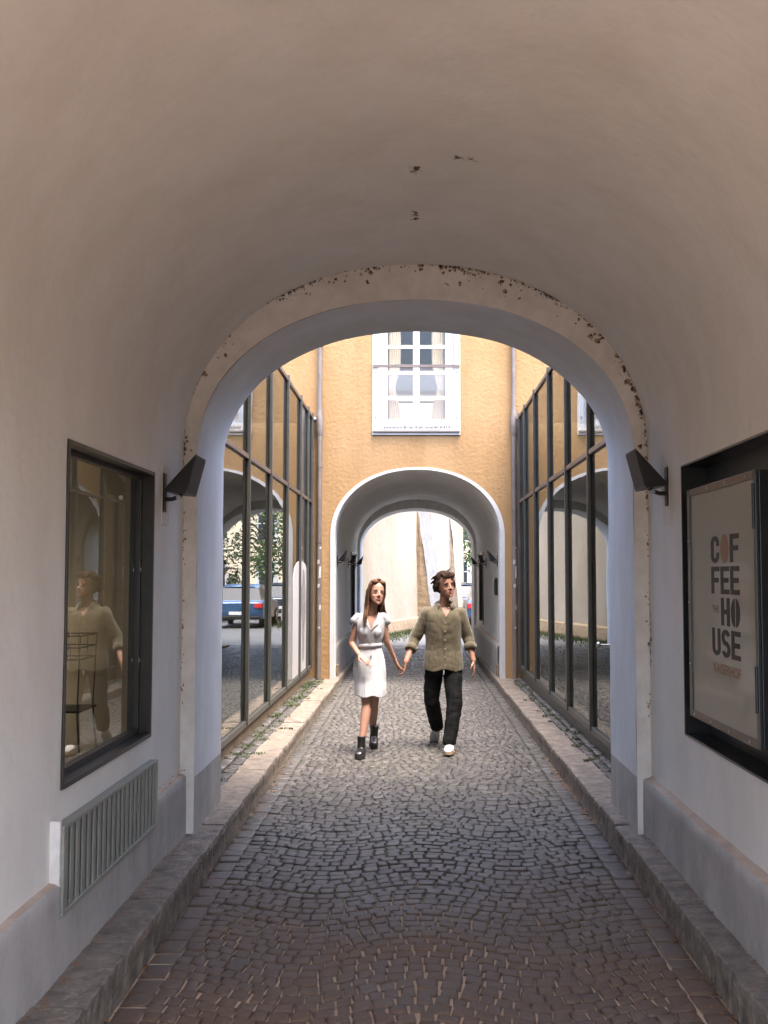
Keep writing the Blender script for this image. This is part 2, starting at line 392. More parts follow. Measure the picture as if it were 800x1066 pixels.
setts = MB(); tones = []
def sett(c4, zt, tone, zb=-0.04):
    """a worn stone: four corners given in order, domed top"""
    c = sum((Vector((x, y, 0)) for x, y in c4), Vector()) / 4
    tl_ = .022 if max(abs(c4[0][1] - c4[3][1]), abs(c4[0][1] - c4[2][1])) < .12 else .009
    tx_, ty_ = random.gauss(0, tl_), random.gauss(0, tl_)
    rings = []
    for sc_, dz in ((1.0, zb), (0.99, zt - 0.010), (0.945, zt - 0.0010), (0.66, zt + 0.0006)):
        rings.append([(c.x + (x - c.x) * sc_, c.y + (y - c.y) * sc_, dz + random.uniform(-0.001, 0.001) + (tx_ * (x - c.x) + ty_ * (y - c.y) if dz > zb else 0)) for x, y in c4])
    i = len(setts.v)
    for r_ in rings: setts.v += r_; tones.extend([tone] * 4)
    for a in range(3):
        for b in range(4):
            b2 = (b + 1) % 4
            setts.f.append((i + a * 4 + b, i + a * 4 + b2, i + (a + 1) * 4 + b2, i + (a + 1) * 4 + b)); setts.m.append(0)
    setts.f.append((i + 12, i + 13, i + 14, i + 15)); setts.m.append(0)

def jit(p, a=0.006): return (p[0] + random.uniform(-a, a), p[1] + random.uniform(-a, a))
GUT = 0.135
XL, XR = KL + GUT, KR - GUT
PER = (XR - XL) / 2
AMP = 0.19
def wave(x): return AMP * (0.5 + 0.5 * math.cos(2 * math.pi * (x - XL) / PER))
y = 2.4
while y < 27.2:
    dy = random.uniform(0.082, 0.100) if y < 15 else random.uniform(0.10, 0.118)
    x = XL - random.uniform(0, 0.02); ph = random.uniform(-.008, .008)
    while x < XR - 0.03:
        dx = random.uniform(0.068, 0.118)
        sl = abs(math.sin(2 * math.pi * (x - XL) / PER)); dx *= (1 - 0.16 * sl)
        if x + dx > XR - 0.05: dx = XR - x
        g_ = 0.0045
        lean = -0.30 * AMP * math.pi / PER * math.sin(2 * math.pi * (x + dx / 2 - XL) / PER)
        xa, xb = x + g_, x + dx - g_
        sh = -lean * dy * 0.9
        q = [(xa, y + wave(xa) + ph + g_), (xb, y + wave(xb) + ph + g_), (xb + sh, y + wave(xb) + ph + dy - g_), (xa + sh, y + wave(xa) + ph + dy - g_)]
        q = [jit((min(max(px_, XL - .004), XR + .004), py_), 0.0055) for px_, py_ in q]
        zt = random.uniform(-0.004, 0.004) + 0.003 * noise.noise(Vector((x * 2, y * 2, 0)))
        tone = min(1, max(0, random.gauss(0.5, 0.27)))
        if random.random() < 0.02: tone = 1.0
        sett(q, zt, tone)
        x += dx
    y += dy
for side in (0, 1):
    for row in (0,):
        xa = (KL + row * GUT) if side == 0 else (KR - (row + 1) * GUT)
        y = 2.5 + random.random() * 0.1
        while y < 27.3:
            dy = random.uniform(0.13, 0.22); gp = 0.005
            q = [(xa + gp, y + gp), (xa + GUT - gp, y + gp), (xa + GUT - gp, y + dy - gp), (xa + gp, y + dy - gp)]
            sett([jit(p, 0.005) for p in q], random.uniform(-0.006, 0.004) - 0.002, min(1, max(0, random.gauss(0.55, 0.2))))
            y += dy
# raised pavement strips in the courtyard
for side in (0, 1):
    xs0, xs1 = ((-GX - 0.02, KL - 0.25) if side == 0 else (KR + 0.25, GX + 0.02))
    nrow = 2 if side == 0 else 2
    wrow = (xs1 - xs0) / nrow
    for row in range(nrow):
        xa = xs0 + row * wrow
        y = Y2 + 0.02
        while y < Y3 - 0.05:
            dy = min(random.uniform(0.10, 0.17), Y3 - y); gp = 0.007
            q = [(xa + gp, y + gp), (xa + wrow - gp, y + gp), (xa + wrow - gp, y + dy - gp), (xa + gp, y + dy - gp)]
            rise = 0.02 * ((abs(xa + wrow / 2) - 1.45) / 0.25)
            zz = KH - 0.004 + rise - (y - Y2) * 0.006
            sett([jit(p, 0.006) for p in q], zz + random.uniform(-0.006, 0.006), min(1, max(0, random.gauss(0.6, 0.2))), zb=zz - 0.05)
            y += dy
setts.a['tone'] = tones
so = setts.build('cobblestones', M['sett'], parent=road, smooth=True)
so['kind'] = 'stuff'

pb = MB()
pb.box(-GX - 0.3, KL - 0.24, Y2 - 0.9, Y3, -0.05, KH - 0.055)
pb.box(KR + 0.24, GX + 0.3, Y2 - 0.9, Y3, -0.05, KH - 0.055)
tag(pb.build('pavement', M['joint']), kind='structure')

def kerb(side):
    """rough granite kerb stones, one after another"""
    mb = MB(); y = 0.95
    face = KL if side < 0 else KR
    while y < 27.0:
        ln = random.uniform(0.35, 0.85)
        if y + ln > 27.0: ln = 27.0 - y
        covered = (y < Y2) or (y > Y3 - 0.3)
        w = 0.36 if (y < Y2 - 0.3 or y > Y3 - 0.4) else 0.25
        h = KH - max(0, (y - Y2)) * 0.006 + random.uniform(-0.008, 0.008)
        ny = max(6, int(ln / 0.028)); prof = [(-0.002, -0.05), (0.004, h * 0.35), (0.0, h * 0.78), (0.004, h - 0.007), (0.014, h), (w * 0.35, h + 0.002), (w * 0.7, h), (w, h - 0.002), (w, -0.05)]
        rows = []
        for a in range(ny + 1):
            yy = y + 0.004 + (ln - 0.008) * a / ny
            row = []
            for k, (dx, z) in enumerate(prof):
                e = 0.009 * fbm((face * 7 + dx * 3, yy * 11, z * 9), 1.0, 4) if 0 < k < 8 else 0
                endr = -0.012 if a in (0, ny) and 2 < k < 8 else 0
                chis = 0.012 * noise.noise(Vector((yy * 26, z * 5, face))) if k in (1, 2) else 0
                x = face + (dx + chis + e * 0.6 - (0.0)) * (1 if side > 0 else -1)
                row.append((x, yy, z + endr * 0.6 + e * 0.6))
            rows.append(row)
        mb.grid(rows, flip=(side > 0))
        for r_, fl in ((rows[0], side > 0), (rows[-1], side < 0)):
            mb.face(r_ if not fl else r_[::-1])
        y += ln
    o = mb.build('kerb', M['kerbstone'], smooth=False)
    tag(o, kind='structure')
kerb(-1); kerb(1)

# ------------------------------------------------------------------ first passage building
bldg = empty('passage_building', (0, 2.3, 0))
tag(bldg, 'white plastered vaulted passage building that we look out of, with a large round arch', 'building')
SP, CRO, CRI = 2.60, 3.83, 3.60

def shell(xw, y0, y1, spring, crown, holes, name, material, parent, z0=0.1, step=0.14, amp=0.004, stainf=None, cx=0.0):
    """one continuous skin: side wall, vault, side wall; holes = (side, y0, y1, z0, z1)"""
    zs = [z0 + (spring - z0) * k / 20 for k in range(20)]
    for h_ in holes: zs += [h_[3], h_[4]]
    zs = sorted(set(round(z, 4) for z in zs if z < spring - 0.01))
    sec = [(-xw + cx, z, 'L') for z in zs] + [(x, z, 'V') for x, z in arch_pts(xw, spring, crown, 56, cx=cx)] + [(xw + cx, z, 'R') for z in reversed(zs)]
    n_ = int((y1 - y0) / step); ys = [y0 + (y1 - y0) * k / n_ for k in range(n_ + 1)]
    for h_ in holes: ys += [h_[1], h_[2]]
    ys = sorted(set(round(v, 4) for v in ys))
    rows = []; st = []
    for y in ys:
        row = []
        for i, (x, z, w) in enumerate(sec):
            d = amp * fbm((x * 1.1, y * 1.1, z * 1.1), 1.3, 3)
            nx = -1 if x > 0 else 1
            if w == 'V':
                v = Vector((-(x - cx), 0, -(z - spring))); v = v.normalized() if v.length > 1e-6 else Vector((nx, 0, 0))
                row.append((x + v.x * d, y, z + v.z * d))
            else:
                row.append((x + nx * d, y, z))
            st.append(stainf(x, y, z) if stainf else 0.0)
        rows.append(row)
    def skip(a, b):
        ym = (ys[a] + ys[a + 1]) / 2; x, z, w = sec[b]; x2, z2, w2 = sec[b + 1]; zm = (z + z2) / 2
        for (sd, a0, a1, b0, b1) in holes:
            if a0 < ym < a1 and b0 < zm < b1 and ((sd < 0 and x < -0.9 * xw + cx) or (sd > 0 and x > 0.9 * xw + cx)): return True
        return False
    mb = MB(); mb.grid(rows, skip=skip, flip=False); mb.a['stain'] = st
    return mb.build(name, material, parent, smooth=True)

LW = (-1, 4.52, 6.02, 0.893, 2.388)
RW = (1, 4.0, 5.93, 0.915, 2.417)
def stain_vault(x, y, z):
    s_ = 0.0
    e = Y1 - y
    if z > 1.2: s_ = max(0, 1 - e / 0.16) * (0.42 + .5 * max(0, noise.noise(Vector((x * 3, 1, z * 3)))))
    # bare streaks above the window and around lamps
    if x < -1.4 and 4.4 < y < 6.1 and 2.36 < z < 2.5: s_ = max(s_, 0.30)
    for (cx, cy, cz) in ((0.0, 5.15, 3.83), (0.26, 5.0, 3.80), (-0.02, 5.85, 3.83)):
        d = math.sqrt((x - cx) ** 2 + (y - cy) ** 2)
        if z > 3 and d < 0.085: s_ = max(s_, 0.66)
    return s_
shell(WX, Y0, Y1 + 0.02, SP, CRO, [LW, RW], 'vaulted_wall', M['plaster'], bldg, stainf=stain_vault, step=0.1)

# rib: front face ring and soffit, with its own legs down to the ground
def rib_stain(x, z, t):
    cl = noise.noise(Vector((x * 3.1 + 4, 3, z * 3.1))) + (.22 if x > .2 else 0) + (.12 if z > 3.5 else 0)
    sp_ = noise.noise(Vector((x * 7, 9, z * 7)))
    e = max(0, (t - .35) / .65) ** 1.8 * (.30 + .36 * max(0, cl + .05))
    return min(.85, .12 + e + (.30 * max(0, sp_ - .25) if t > .15 else 0))
def rib(w_in, w_out, y1, y2, spring, cr_in, cr_out, names, mats_, parent, cx=0.0, z0=0.12, stains=True, split=None):
    fi = [(-w_in + cx, z) for z in [z0 + (spring - z0) * k / 30 for k in range(30)]] + arch_pts(w_in, spring, cr_in, 150, cx=cx) + [(w_in + cx, z) for z in reversed([z0 + (spring - z0) * k / 30 for k in range(30)])]
    fo = [(-w_out + cx, z) for z in [z0 + (spring - z0) * k / 30 for k in range(30)]] + arch_pts(w_out, spring, cr_out, 150, cx=cx) + [(w_out + cx, z) for z in reversed([z0 + (spring - z0) * k / 30 for k in range(30)])]
    wob = lambda p, y: 0.006 * noise.noise(Vector((p[0] * 2.3, y * 3, p[1] * 2.3)))
    mb = MB(); rows = []; st = []
    K = 14
    for k in range(K + 1):
        t = k / K; row = []
        for a, b in zip(fi, fo):
            x = a[0] * (1 - t) + b[0] * t; z = a[1] * (1 - t) + b[1] * t
            edge = 0.010 * (1 - t) ** 3
            row.append((x, y1 + edge + wob((x, z), y1) * 0.5, z))
            if stains and z > 1.3:
                st.append(rib_stain(x, z, t))
            else: st.append(0.0)
        rows.append(row)
    mb.grid(rows, flip=True); mb.a['stain'] = st
    mb.build(names[0], mats_[0], parent, smooth=True)
    mb2 = MB(); rows = []
    n_ = max(6, int((y2 - y1) / 0.08))
    for k in range(n_ + 1):
        y = y1 + 0.010 + (y2 - y1 - 0.010) * k / n_
        rows.append([(x + wob((x, z), y) * (-1 if x > 0 else 1), y, z - (wob((x, z), y) if z > spring else 0)) for x, z in fi])
    nz = len(fi)
    def lower(i): return split is not None and (fi[i][1] + fi[min(i + 1, nz - 1)][1]) / 2 < split
    mb2.grid(rows, skip=lambda a, b: lower(b)); mb2.a['stain'] = [0.0] * len(mb2.v)
    mb2.build(names[1], mats_[1], parent, smooth=True)
    if split is not None:
        mb3 = MB(); mb3.grid(rows, skip=lambda a, b: not lower(b)); mb3.a['stain'] = [0.0] * len(mb3.v)
        mb3.build(names[2], mats_[2], parent, smooth=True)
rib(RI, WX, Y1, Y2 + 0.003, SP, CRI, CRO, ('arch_rib', 'arch_soffit', 'jamb_plinth'), (M['plaster_rib'], M['plaster_soffit'], M['plinth']), bldg, z0=0.1, split=0.52)

def flakes():
    outer = arch_pts(WX, SP, CRO, 400); inner = arch_pts(RI, SP, CRI, 400)
    dark = MB(); pale = MB(); rnd = random.Random(12)
    def blob(mb, x, z, y, s_, ax=1.0):
        n_ = rnd.randint(6, 9); a0 = rnd.random() * 6.28
        pts = [(x + s_ * rnd.uniform(.35, 1.2) * math.cos(a0 + 6.283 * k / n_) * ax, y, z + s_ * rnd.uniform(.35, 1.2) * math.sin(a0 + 6.283 * k / n_)) for k in range(n_)]
        mb.face(pts); mb.face([(p[0], y + .004, p[2]) for p in pts][::-1])
    for _ in range(620):
        u = rnd.random()
        i = int(u * 400); side_w = (.9 if u > .5 else .45)
        cl = noise.noise(Vector((u * 24, 5, 0))) + (.25 if .30 < u < .62 else 0) + (.28 if .68 < u < .95 else 0)
        if cl < .02 or rnd.random() > side_w: continue
        t = 1 - abs(rnd.gauss(0, .10)) - (.0 if rnd.random() < .8 else rnd.random() * .45)
        if t < .2: continue
        x = inner[i][0] * (1 - t) + outer[i][0] * t; z = inner[i][1] * (1 - t) + outer[i][1] * t
        s_ = rnd.choice((.003, .004, .005, .007, .010)) * rnd.uniform(.7, 1.2)
        y = Y1 - .0045
        if rnd.random() < .45: blob(pale, x + rnd.uniform(-.008, .008), z + rnd.uniform(-.008, .008), y + .001, s_ * rnd.uniform(1.6, 2.6))
        blob(dark, x, z, y, s_)
    for sd in (-1, 1):      # down the legs
        for _ in range(70 if sd > 0 else 42):
            z = rnd.uniform(.9, SP); t = 1 - abs(rnd.gauss(0, .12)); x = sd * (RI * (1 - t) + WX * t)
            if noise.noise(Vector((z * 3, sd * 4, 2))) < -.1: continue
            s_ = rnd.uniform(.003, .008); y = Y1 - .0045
            if rnd.random() < .5: blob(pale, x, z, y + .001, s_ * 2, .7)
            blob(dark, x, z, y, s_, .6)
    M['flake_dark'] = mat('bare_dark_plaster', (0.075, 0.055, 0.042), 0.95, var=.3, vscale=60)
    M['flake_pale'] = mat('bare_brown_plaster', (0.40, 0.29, 0.20), 0.95, var=.25, vscale=60)
    o = pale.build('exposed_plaster', M['flake_pale'], bldg); o['kind'] = 'stuff'
    o = dark.build('flaked_spots', M['flake_dark'], bldg); o['kind'] = 'stuff'
flakes()

def plinth(side, y0, y1, xf, ztop, xback, gap=None, name='plinth', material=None, parent=None, ledge=True, base=0.10):
    mb = MB(); segs = [(y0, y1)] if not gap else [(y0, gap[0]), (gap[1], y1)]
    st = []
    for a, b in segs:
        n_ = max(1, int((b - a) / 0.08)); rows = []
        for k in range(n_ + 1):
            y = a + (b - a) * k / n_; row = []
            zs = [base + (ztop - 0.012 - base) * j / 9 for j in range(10)]
            for z in zs:
                w = 0.004 * fbm((xf, y * 2, z * 2), 1.5, 3); row.append((side * (xf + w), y, z)); st.append(0.42 if z < 0.25 else (0.12 if z < 0.32 else 0.0))
            w = 0.003 * fbm((xf, y * 2, 5), 2.5, 3)
            row.append((side * (xf + 0.012), y, ztop + w)); st.append(0.25)
            rows.append(row)
        mb.grid(rows, flip=(side > 0))
        if gap:
            yy = b if b == gap[0] else a
            mb.face([(side * xf, yy, base), (side * xback, yy, base), (side * xback, yy, ztop), (side * xf, yy, ztop)]); st += [0] * 4
    mb.a['stain'] = st
    mb.build(name, material, parent, smooth=True)
    if ledge:
        lb = MB()
        for a, b in segs:
            n_ = max(1, int((b - a) / 0.08)); rows = []
            for k in range(n_ + 1):
                y = a + (b - a) * k / n_; w = 0.003 * fbm((xf, y * 2, 5), 2.5, 3)
                rows.append([(side * (xf + 0.012), y, ztop + w), (side * (xf + 0.045), y, ztop + 0.008 + w), (side * (xback + 0.01), y, ztop + 0.028)])
            lb.grid(rows, flip=(side > 0))
        lb.build('plinth_ledge', M['ledge'], parent, smooth=True)
GR = (4.41, 6.04)
plinth(-1, Y0, Y1 - 0.002, 1.458, 0.535, WX, gap=GR, material=M['plinth'], parent=bldg)
plinth(1, Y0, Y1 - 0.002, 1.445, 0.51, WX, material=M['plinth'], parent=bldg)

# window in the wall, metal lined
def side_window(hole, parent, xw):
    sd, y0, y1, z0, z1 = hole
    D = 0.085
    f = MB()
    def bx(xa, xb, ya, yb, za, zb):
        a, b = sorted((sd * xa, sd * xb)); f.box(a, b, ya, yb, za, zb)
    # lining, 8 mm proud of the plaster
    t = 0.022
    bx(xw - 0.010, xw + D + 0.04, y0, y0 + t, z0, z1); bx(xw - 0.010, xw + D + 0.04, y1 - t, y1, z0, z1)
    bx(xw - 0.010, xw + D + 0.04, y0 + t, y1 - t, z1 - t, z1); bx(xw - 0.012, xw + D + 0.04, y0 + t, y1 - t, z0, z0 + t)
    w = 0.032
    bx(xw + D - 0.03, xw + D + 0.01, y0 + t, y0 + t + w, z0 + t, z1 - t); bx(xw + D - 0.03, xw + D + 0.01, y1 - t - w, y1 - t, z0 + t, z1 - t)
    bx(xw + D - 0.03, xw + D + 0.01, y0 + t + w, y1 - t - w, z1 - t - w * 0.8, z1 - t); bx(xw + D - 0.03, xw + D + 0.01, y0 + t + w, y1 - t - w, z0 + t, z0 + t + w)
    fr = f.build('window_frame', M['dark_metal'], parent, bevel=0.003)
    p = MB(); a, b = sorted((sd * (xw + D - 0.012), sd * (xw + D - 0.004)))
    p.box(a, b, y0 + t + w - 0.004, y1 - t - w + 0.004, z0 + t + w - 0.004, z1 - t - w * 0.8 + 0.004)
    p.build('window_pane', M['glass'], fr)
    for zz in (z0 + 0.42, z0 + 0.93):
        s_ = MB()
        a, b = sorted((sd * (xw + D - 0.034), sd * (xw + D - 0.030))); s_.box(a, b, y1 - t - 0.03, y1 - t - 0.012, zz, zz + 0.02); s_.build('latch', M['steel'], fr)
side_window(LW, bldg, WX)

# outer fabric of the first building (keeps daylight out, seen from the courtyard)
def arch_wall(y0, y1, w, spring, crown, ztop, xout, name, material, parent, cx=0.0, z0=0.0, hole=None, xleft=None, ztop_arch=None):
    """wall slab with arch opening between y0 and y1; optional rectangular hole (x0,x1,z0,z1) above the arch"""
    zt = ztop_arch or ztop
    xl = -xout if xleft is None else xleft
    mb = MB(); pts = arch_pts(w, spring, crown, 60, cx=cx)
    for y, fl in ((y0, False), (y1, True)):
        for (a, b) in zip(pts[:-1], pts[1:]):
            q = [(a[0], y, a[1]), (b[0], y, b[1]), (b[0], y, zt), (a[0], y, zt)]
            mb.face(q if not fl else q[::-1])
        for xa, xb, za, zb in ((xl, cx - w, z0, zt), (cx + w, xout, z0, zt)):
            q = [(xa, y, za), (xb, y, za), (xb, y, zb), (xa, y, zb)]
            mb.face(q if not fl else q[::-1])
        if zt < ztop:
            hx0, hx1, hz0, hz1 = hole
            for xa, xb, za, zb in ((xl, hx0, zt, ztop), (hx1, xout, zt, ztop), (hx0, hx1, hz1, ztop)):
                q = [(xa, y, za), (xb, y, za), (xb, y, zb), (xa, y, zb)]
                mb.face(q if not fl else q[::-1])
    if zt < ztop:
        hx0, hx1, hz0, hz1 = hole
        mb.face([(hx0, y0, hz0), (hx1, y0, hz0), (hx1, y1, hz0), (hx0, y1, hz0)])
        mb.face([(hx0, y0, hz0), (hx0, y1, hz0), (hx0, y1, hz1), (hx0, y0, hz1)])
        mb.face([(hx1, y1, hz0), (hx1, y0, hz0), (hx1, y0, hz1), (hx1, y1, hz1)])
        mb.face([(hx0, y0, hz1), (hx0, y1, hz1), (hx1, y1, hz1), (hx1, y0, hz1)])
    full = [(cx - w, z0)] + pts + [(cx + w, z0)]
    rows = [[(x, y0, z) for x, z in full], [(x, y1, z) for x, z in full]]
    mb.grid(rows)
    return mb.build(name, material, parent)
arch_wall(Y2 - 0.35, Y2 + 0.01, RI + 0.006, SP, CRI + 0.006, 4.2, 12, 'courtyard_facade', M['stucco'], bldg)
arch_wall(Y0 - 0.01, Y0 + 0.35, WX - 0.05, 2.0, 2.95, 4.2, 12, 'unseen_street_facade', M['ochre'], bldg)  # unseen; arch set low so sky light reaches the walls, not the vault
up = MB(); up.box(-12, 12, Y0 - 0.01, Y2 + 0.01, 4.2, 6.6); up.build('upper_storeys', M['stucco'], bldg)
for ea, eb_ in ((-12, -11.7), (11.7, 12)):
    ends = MB(); ends.box(ea, eb_, Y0 + 0.35, Y2 - 0.35, 0, 4.2); ends.build('end_wall', M['ochre'], bldg)
# cafe room behind the window
rm = MB()
rx0, rx1, ry0, ry1 = -6.0, -1.63, 1.5, 7.2
rm.face([(rx0, ry0, 0.17), (rx1, ry0, 0.17), (rx1, ry1, 0.17), (rx0, ry1, 0.17)])
rmo = rm.build('room_floor', M['interior_floor'], bldg)
rm = MB()
rm.box(rx0 - 0.1, rx0, ry0, ry1, 0.1, 3.0); rm.box(rx0, rx1, ry0 - 0.1, ry0, 0.1, 3.0); rm.box(rx0, rx1, ry1, ry1 + 0.1, 0.1, 3.0)
rm.box(rx0, rx1, ry0, ry1, 3.0, 3.1)
rm.build('room_wall', M['interior'], bldg)

# ------------------------------------------------------------------ orange courtyard building with second passage
ob = empty('courtyard_building', (0, 21.8, 0))
tag(ob, 'orange stucco building with an arched passage and a white window above', 'building')
OC = 0.03
HOLE = (-0.72, 0.74, 4.12, 6.35)
arch_wall(Y3, Y3 + 0.40, P2 + 0.012, 2.45, 3.572, 7.4, 14, 'stucco_facade', M['stucco'], ob, cx=OC, hole=HOLE, ztop_arch=4.12)
# thin whitewashed rim around the arch, a little proud
rp_o = [(OC - 1.437, 0.0)] + arch_pts(1.437, 2.45, 3.585, 60, cx=OC) + [(OC + 1.437, 0.0)]
rp_i = [(OC - 1.365, 0.0)] + arch_pts(1.365, 2.45, 3.545, 60, cx=OC) + [(OC + 1.365, 0.0)]
rmb = MB()
rmb.grid([[(x, Y3 - 0.012, z) for x, z in rp_i], [(x, Y3 - 0.012, z) for x, z in rp_o]], flip=True)
rmb.grid([[(x, Y3 - 0.012, z) for x, z in rp_o], [(x, Y3 + 0.004, z) for x, z in rp_o]], flip=True)
rvb = MB(); rvb.grid([[(x, Y3 - 0.0125, z) for x, z in rp_i], [(x, Y3 + 0.41, z) for x, z in rp_i]])
rvb.grid([[(x, Y3 + 0.41, z) for x, z in rp_i], [(x, Y3 + 0.41, z) for x, z in rp_o]]); rvb.a['stain'] = [0.0] * len(rvb.v)
rvb.build('arch_reveal', M['plaster'], ob)
rmb.build('arch_rim', M['white_paint'], ob, smooth=False)
SW2 = (-1, 22.6, 23.9, 0.75, 2.3)
SR2 = (1, 22.6, 23.9, 0.75, 2.3)
shell(P2, Y3 + 0.402, Y4 + 0.02, 2.45, 3.60, [SW2, SR2], 'vaulted_wall', M['plaster'], ob, step=0.3, cx=OC, stainf=lambda x, y, z: (0.5 if (z > 1.2 and Y4 - y < 0.3) else 0.0))
rib(1.36, P2, Y4, Y5, 2.45, 3.40, 3.60, ('arch_rib', 'arch_soffit'), (M['plaster_rib'], M['plaster_soffit']), ob, cx=OC, z0=0.0)
arch_wall(Y5 - 0.3, Y5 + 0.01, 1.366, 2.45, 3.406, 7.4, 14, 'rear_facade', M['cream_stucco'], ob, cx=OC, hole=(-0.7, 0.7, 4.3, 6.3), ztop_arch=4.3)
for sd in (-1, 1):
    plinth(sd, Y3 + 0.42, Y4 - 0.002, 1.375 if sd > 0 else 1.345, 0.62, 1.44, material=M['plinth'], parent=ob, base=0.02)
    q = MB()
    x0_, x1_ = sorted((sd * (1.365) + OC, sd * 1.33 + OC))
    q.box(x0_ , x1_, Y3 + 0.43, Y3 + 0.62, 0.02, 0.30); q.build('corner_stone', M['stone'], ob, bevel=0.01)
def slit_window(hole):
    sd, y0, y1, z0, z1 = hole
    f = MB(); xi = P2
    def bx(xa, xb, ya, yb, za, zb):
        a, b = sorted((sd * xa + OC, sd * xb + OC)); f.box(a, b, ya, yb, za, zb)
    t = 0.05
    bx(xi - 0.02, xi + 0.12, y0, y0 + t, z0, z1); bx(xi - 0.02, xi + 0.12, y1 - t, y1, z0, z1)
    bx(xi - 0.02, xi + 0.12, y0 + t, y1 - t, z1 - t, z1); bx(xi - 0.02, xi + 0.12, y0 + t, y1 - t, z0, z0 + t)
    fr = f.build('window_frame', M['black_metal'], ob)
    p = MB(); a, b = sorted((sd * (xi + 0.05) + OC, sd * (xi + 0.058) + OC)); p.box(a, b, y0 + t - .003, y1 - t + .003, z0 + t - .003, z1 - t + .003); p.build('window_pane', M['glass'], fr)
slit_window(SW2); slit_window(SR2)
inn = MB(); inn.box(-13.8, 13.8, Y3 + 0.45, Y5 - 0.35, 3.78, 3.9); inn.box(-13.8, 13.8, Y3 + 0.45, Y5 - 0.35, 7.0, 7.1)
inn.box(-14, -13.8, Y3 + .4, Y5 - .3, 0, 7.4); inn.box(13.8, 14, Y3 + .4, Y5 - .3, 0, 7.4)
inn.box(-14, 14, Y3, Y5 + 0.01, 7.4, 7.6)
inn.build('inner_structure', M['cream_stucco'], ob)

M['veil'] = bpy.data.materials.new('veiled_clear_glass'); M['veil'].use_nodes = True
_n, _l = nt(M['veil']); _n.clear()
_o = _n.new('ShaderNodeOutputMaterial'); _m = _n.new('ShaderNodeMixShader'); _t = _n.new('ShaderNodeBsdfTransparent'); _d = _n.new('ShaderNodeBsdfPrincipled')
_d.inputs['Base Color'].default_value = (0.75, 0.76, 0.78, 1); _d.inputs['Roughness'].default_value = 0.1
_m.inputs[0].default_value = 0.10  # white veil mixed in, standing for reflection on the balustrade
_l.new(_t.outputs[0], _m.inputs[1]); _l.new(_d.outputs[0], _m.inputs[2]); _l.new(_m.outputs[0], _o.inputs[0])
# facade window with french balcony
x0, x1, z0, z1 = HOLE
fw = MB()
fw.box(x0 - 0.0, x0 + 0.10, Y3 - 0.015, Y3 + 0.16, z0 + 0.10, z1); fw.box(x1 - 0.10, x1, Y3 - 0.015, Y3 + 0.16, z0 + 0.10, z1)
fw.box(x0, x1, Y3 - 0.03, Y3 + 0.16, z0, z0 + 0.10); fw.box(x0 + .1, x1 - .1, Y3 - 0.015, Y3 + 0.16, z1 - 0.10, z1)
win = fw.build('window', M['white_paint'], ob, bevel=0.004)
sh = MB()
xa, xb = x0 + 0.10, x1 - 0.10
cxm = (x0 + x1) / 2
sh.box(xa, -0.47, Y3 + 0.05, Y3 + 0.11, z0 + 0.10, z1 - 0.10); sh.box(0.49, xb, Y3 + 0.05, Y3 + 0.11, z0 + 0.10, z1 - 0.10)
sh.box(-0.47, 0.49, Y3 + 0.05, Y3 + 0.11, z0 + 0.10, 4.39)
sh.box(cxm - 0.055, cxm + 0.055, Y3 + 0.045, Y3 + 0.11, 4.39, z1 - 0.10)
for zz in (4.72, 5.58):
    sh.box(-0.47, cxm - 0.055, Y3 + 0.055, Y3 + 0.10, zz, zz + 0.06); sh.box(cxm + 0.055, 0.49, Y3 + 0.055, Y3 + 0.10, zz, zz + 0.06)
sh.box(-0.47, cxm - 0.055, Y3 + 0.055, Y3 + 0.10, 5.14, 5.20); sh.box(cxm + 0.055, 0.49, Y3 + 0.055, Y3 + 0.10, 5.14, 5.20)
sh.build('casement', M['white_paint'], win, bevel=0.004)
pn = MB(); pn.box(-0.475, 0.495, Y3 + 0.075, Y3 + 0.081, 4.385, z1 - 0.10); pn.build('window_pane', M['clear'], win)
for sd in (-1, 1):
    rows = []
    for k in range(11):
        z = 4.40 + (6.25 - 4.40) * k / 10
        pinch = 0.10 * math.exp(-((z - 4.95) / 0.22) ** 2)
        row = []
        for j in range(17):
            u = j / 16
            x = cxm + sd * (0.46 - u * (0.20 - pinch))
            row.append((x, Y3 + 0.22 + 0.02 * math.sin(j * 2.1), z))
        rows.append(row)
    cu = MB(); cu.grid(rows); cu.build('curtain', M['curtain'], win, smooth=True)
rm2 = MB(); ry = Y3 + 3.4
rm2.box(-2.0, -1.9, Y3 + 0.42, ry, 3.92, 6.6); rm2.box(1.9, 2.0, Y3 + 0.42, ry, 3.92, 6.6)
rm2.box(-2.0, 2.0, Y3 + 0.42, ry, 6.6, 6.7)
rm2.box(-1.9, -0.42, ry - 0.1, ry, 3.92, 6.6); rm2.box(0.46, 1.9, ry - 0.1, ry, 3.92, 6.6); rm2.box(-0.42, 0.46, ry - .1, ry, 5.75, 6.6); rm2.box(-0.42, 0.46, ry - .1, ry, 3.92, 4.78)
rm2.box(-0.42, 0.46, ry - .08, ry - .04, 5.2, 5.24); rm2.box(0.0, 0.04, ry - .08, ry - .04, 4.78, 5.75)
rm2.build('inner_room', M['room'], ob)
bal = MB(); bal.box(-0.69, 0.71, Y3 - 0.055, Y3 - 0.043, 4.19, 5.265); b_o = bal.build('balustrade', M['veil'], win)
rl = MB(); rl.box(-0.71, 0.73, Y3 - 0.066, Y3 - 0.030, 5.245, 5.29); rl.build('handrail', M['bronze'], b_o)
rl = MB(); rl.box(-0.71, 0.73, Y3 - 0.062, Y3 - 0.034, 4.165, 4.19); rl.build('bottom_rail', M['zinc'], b_o)
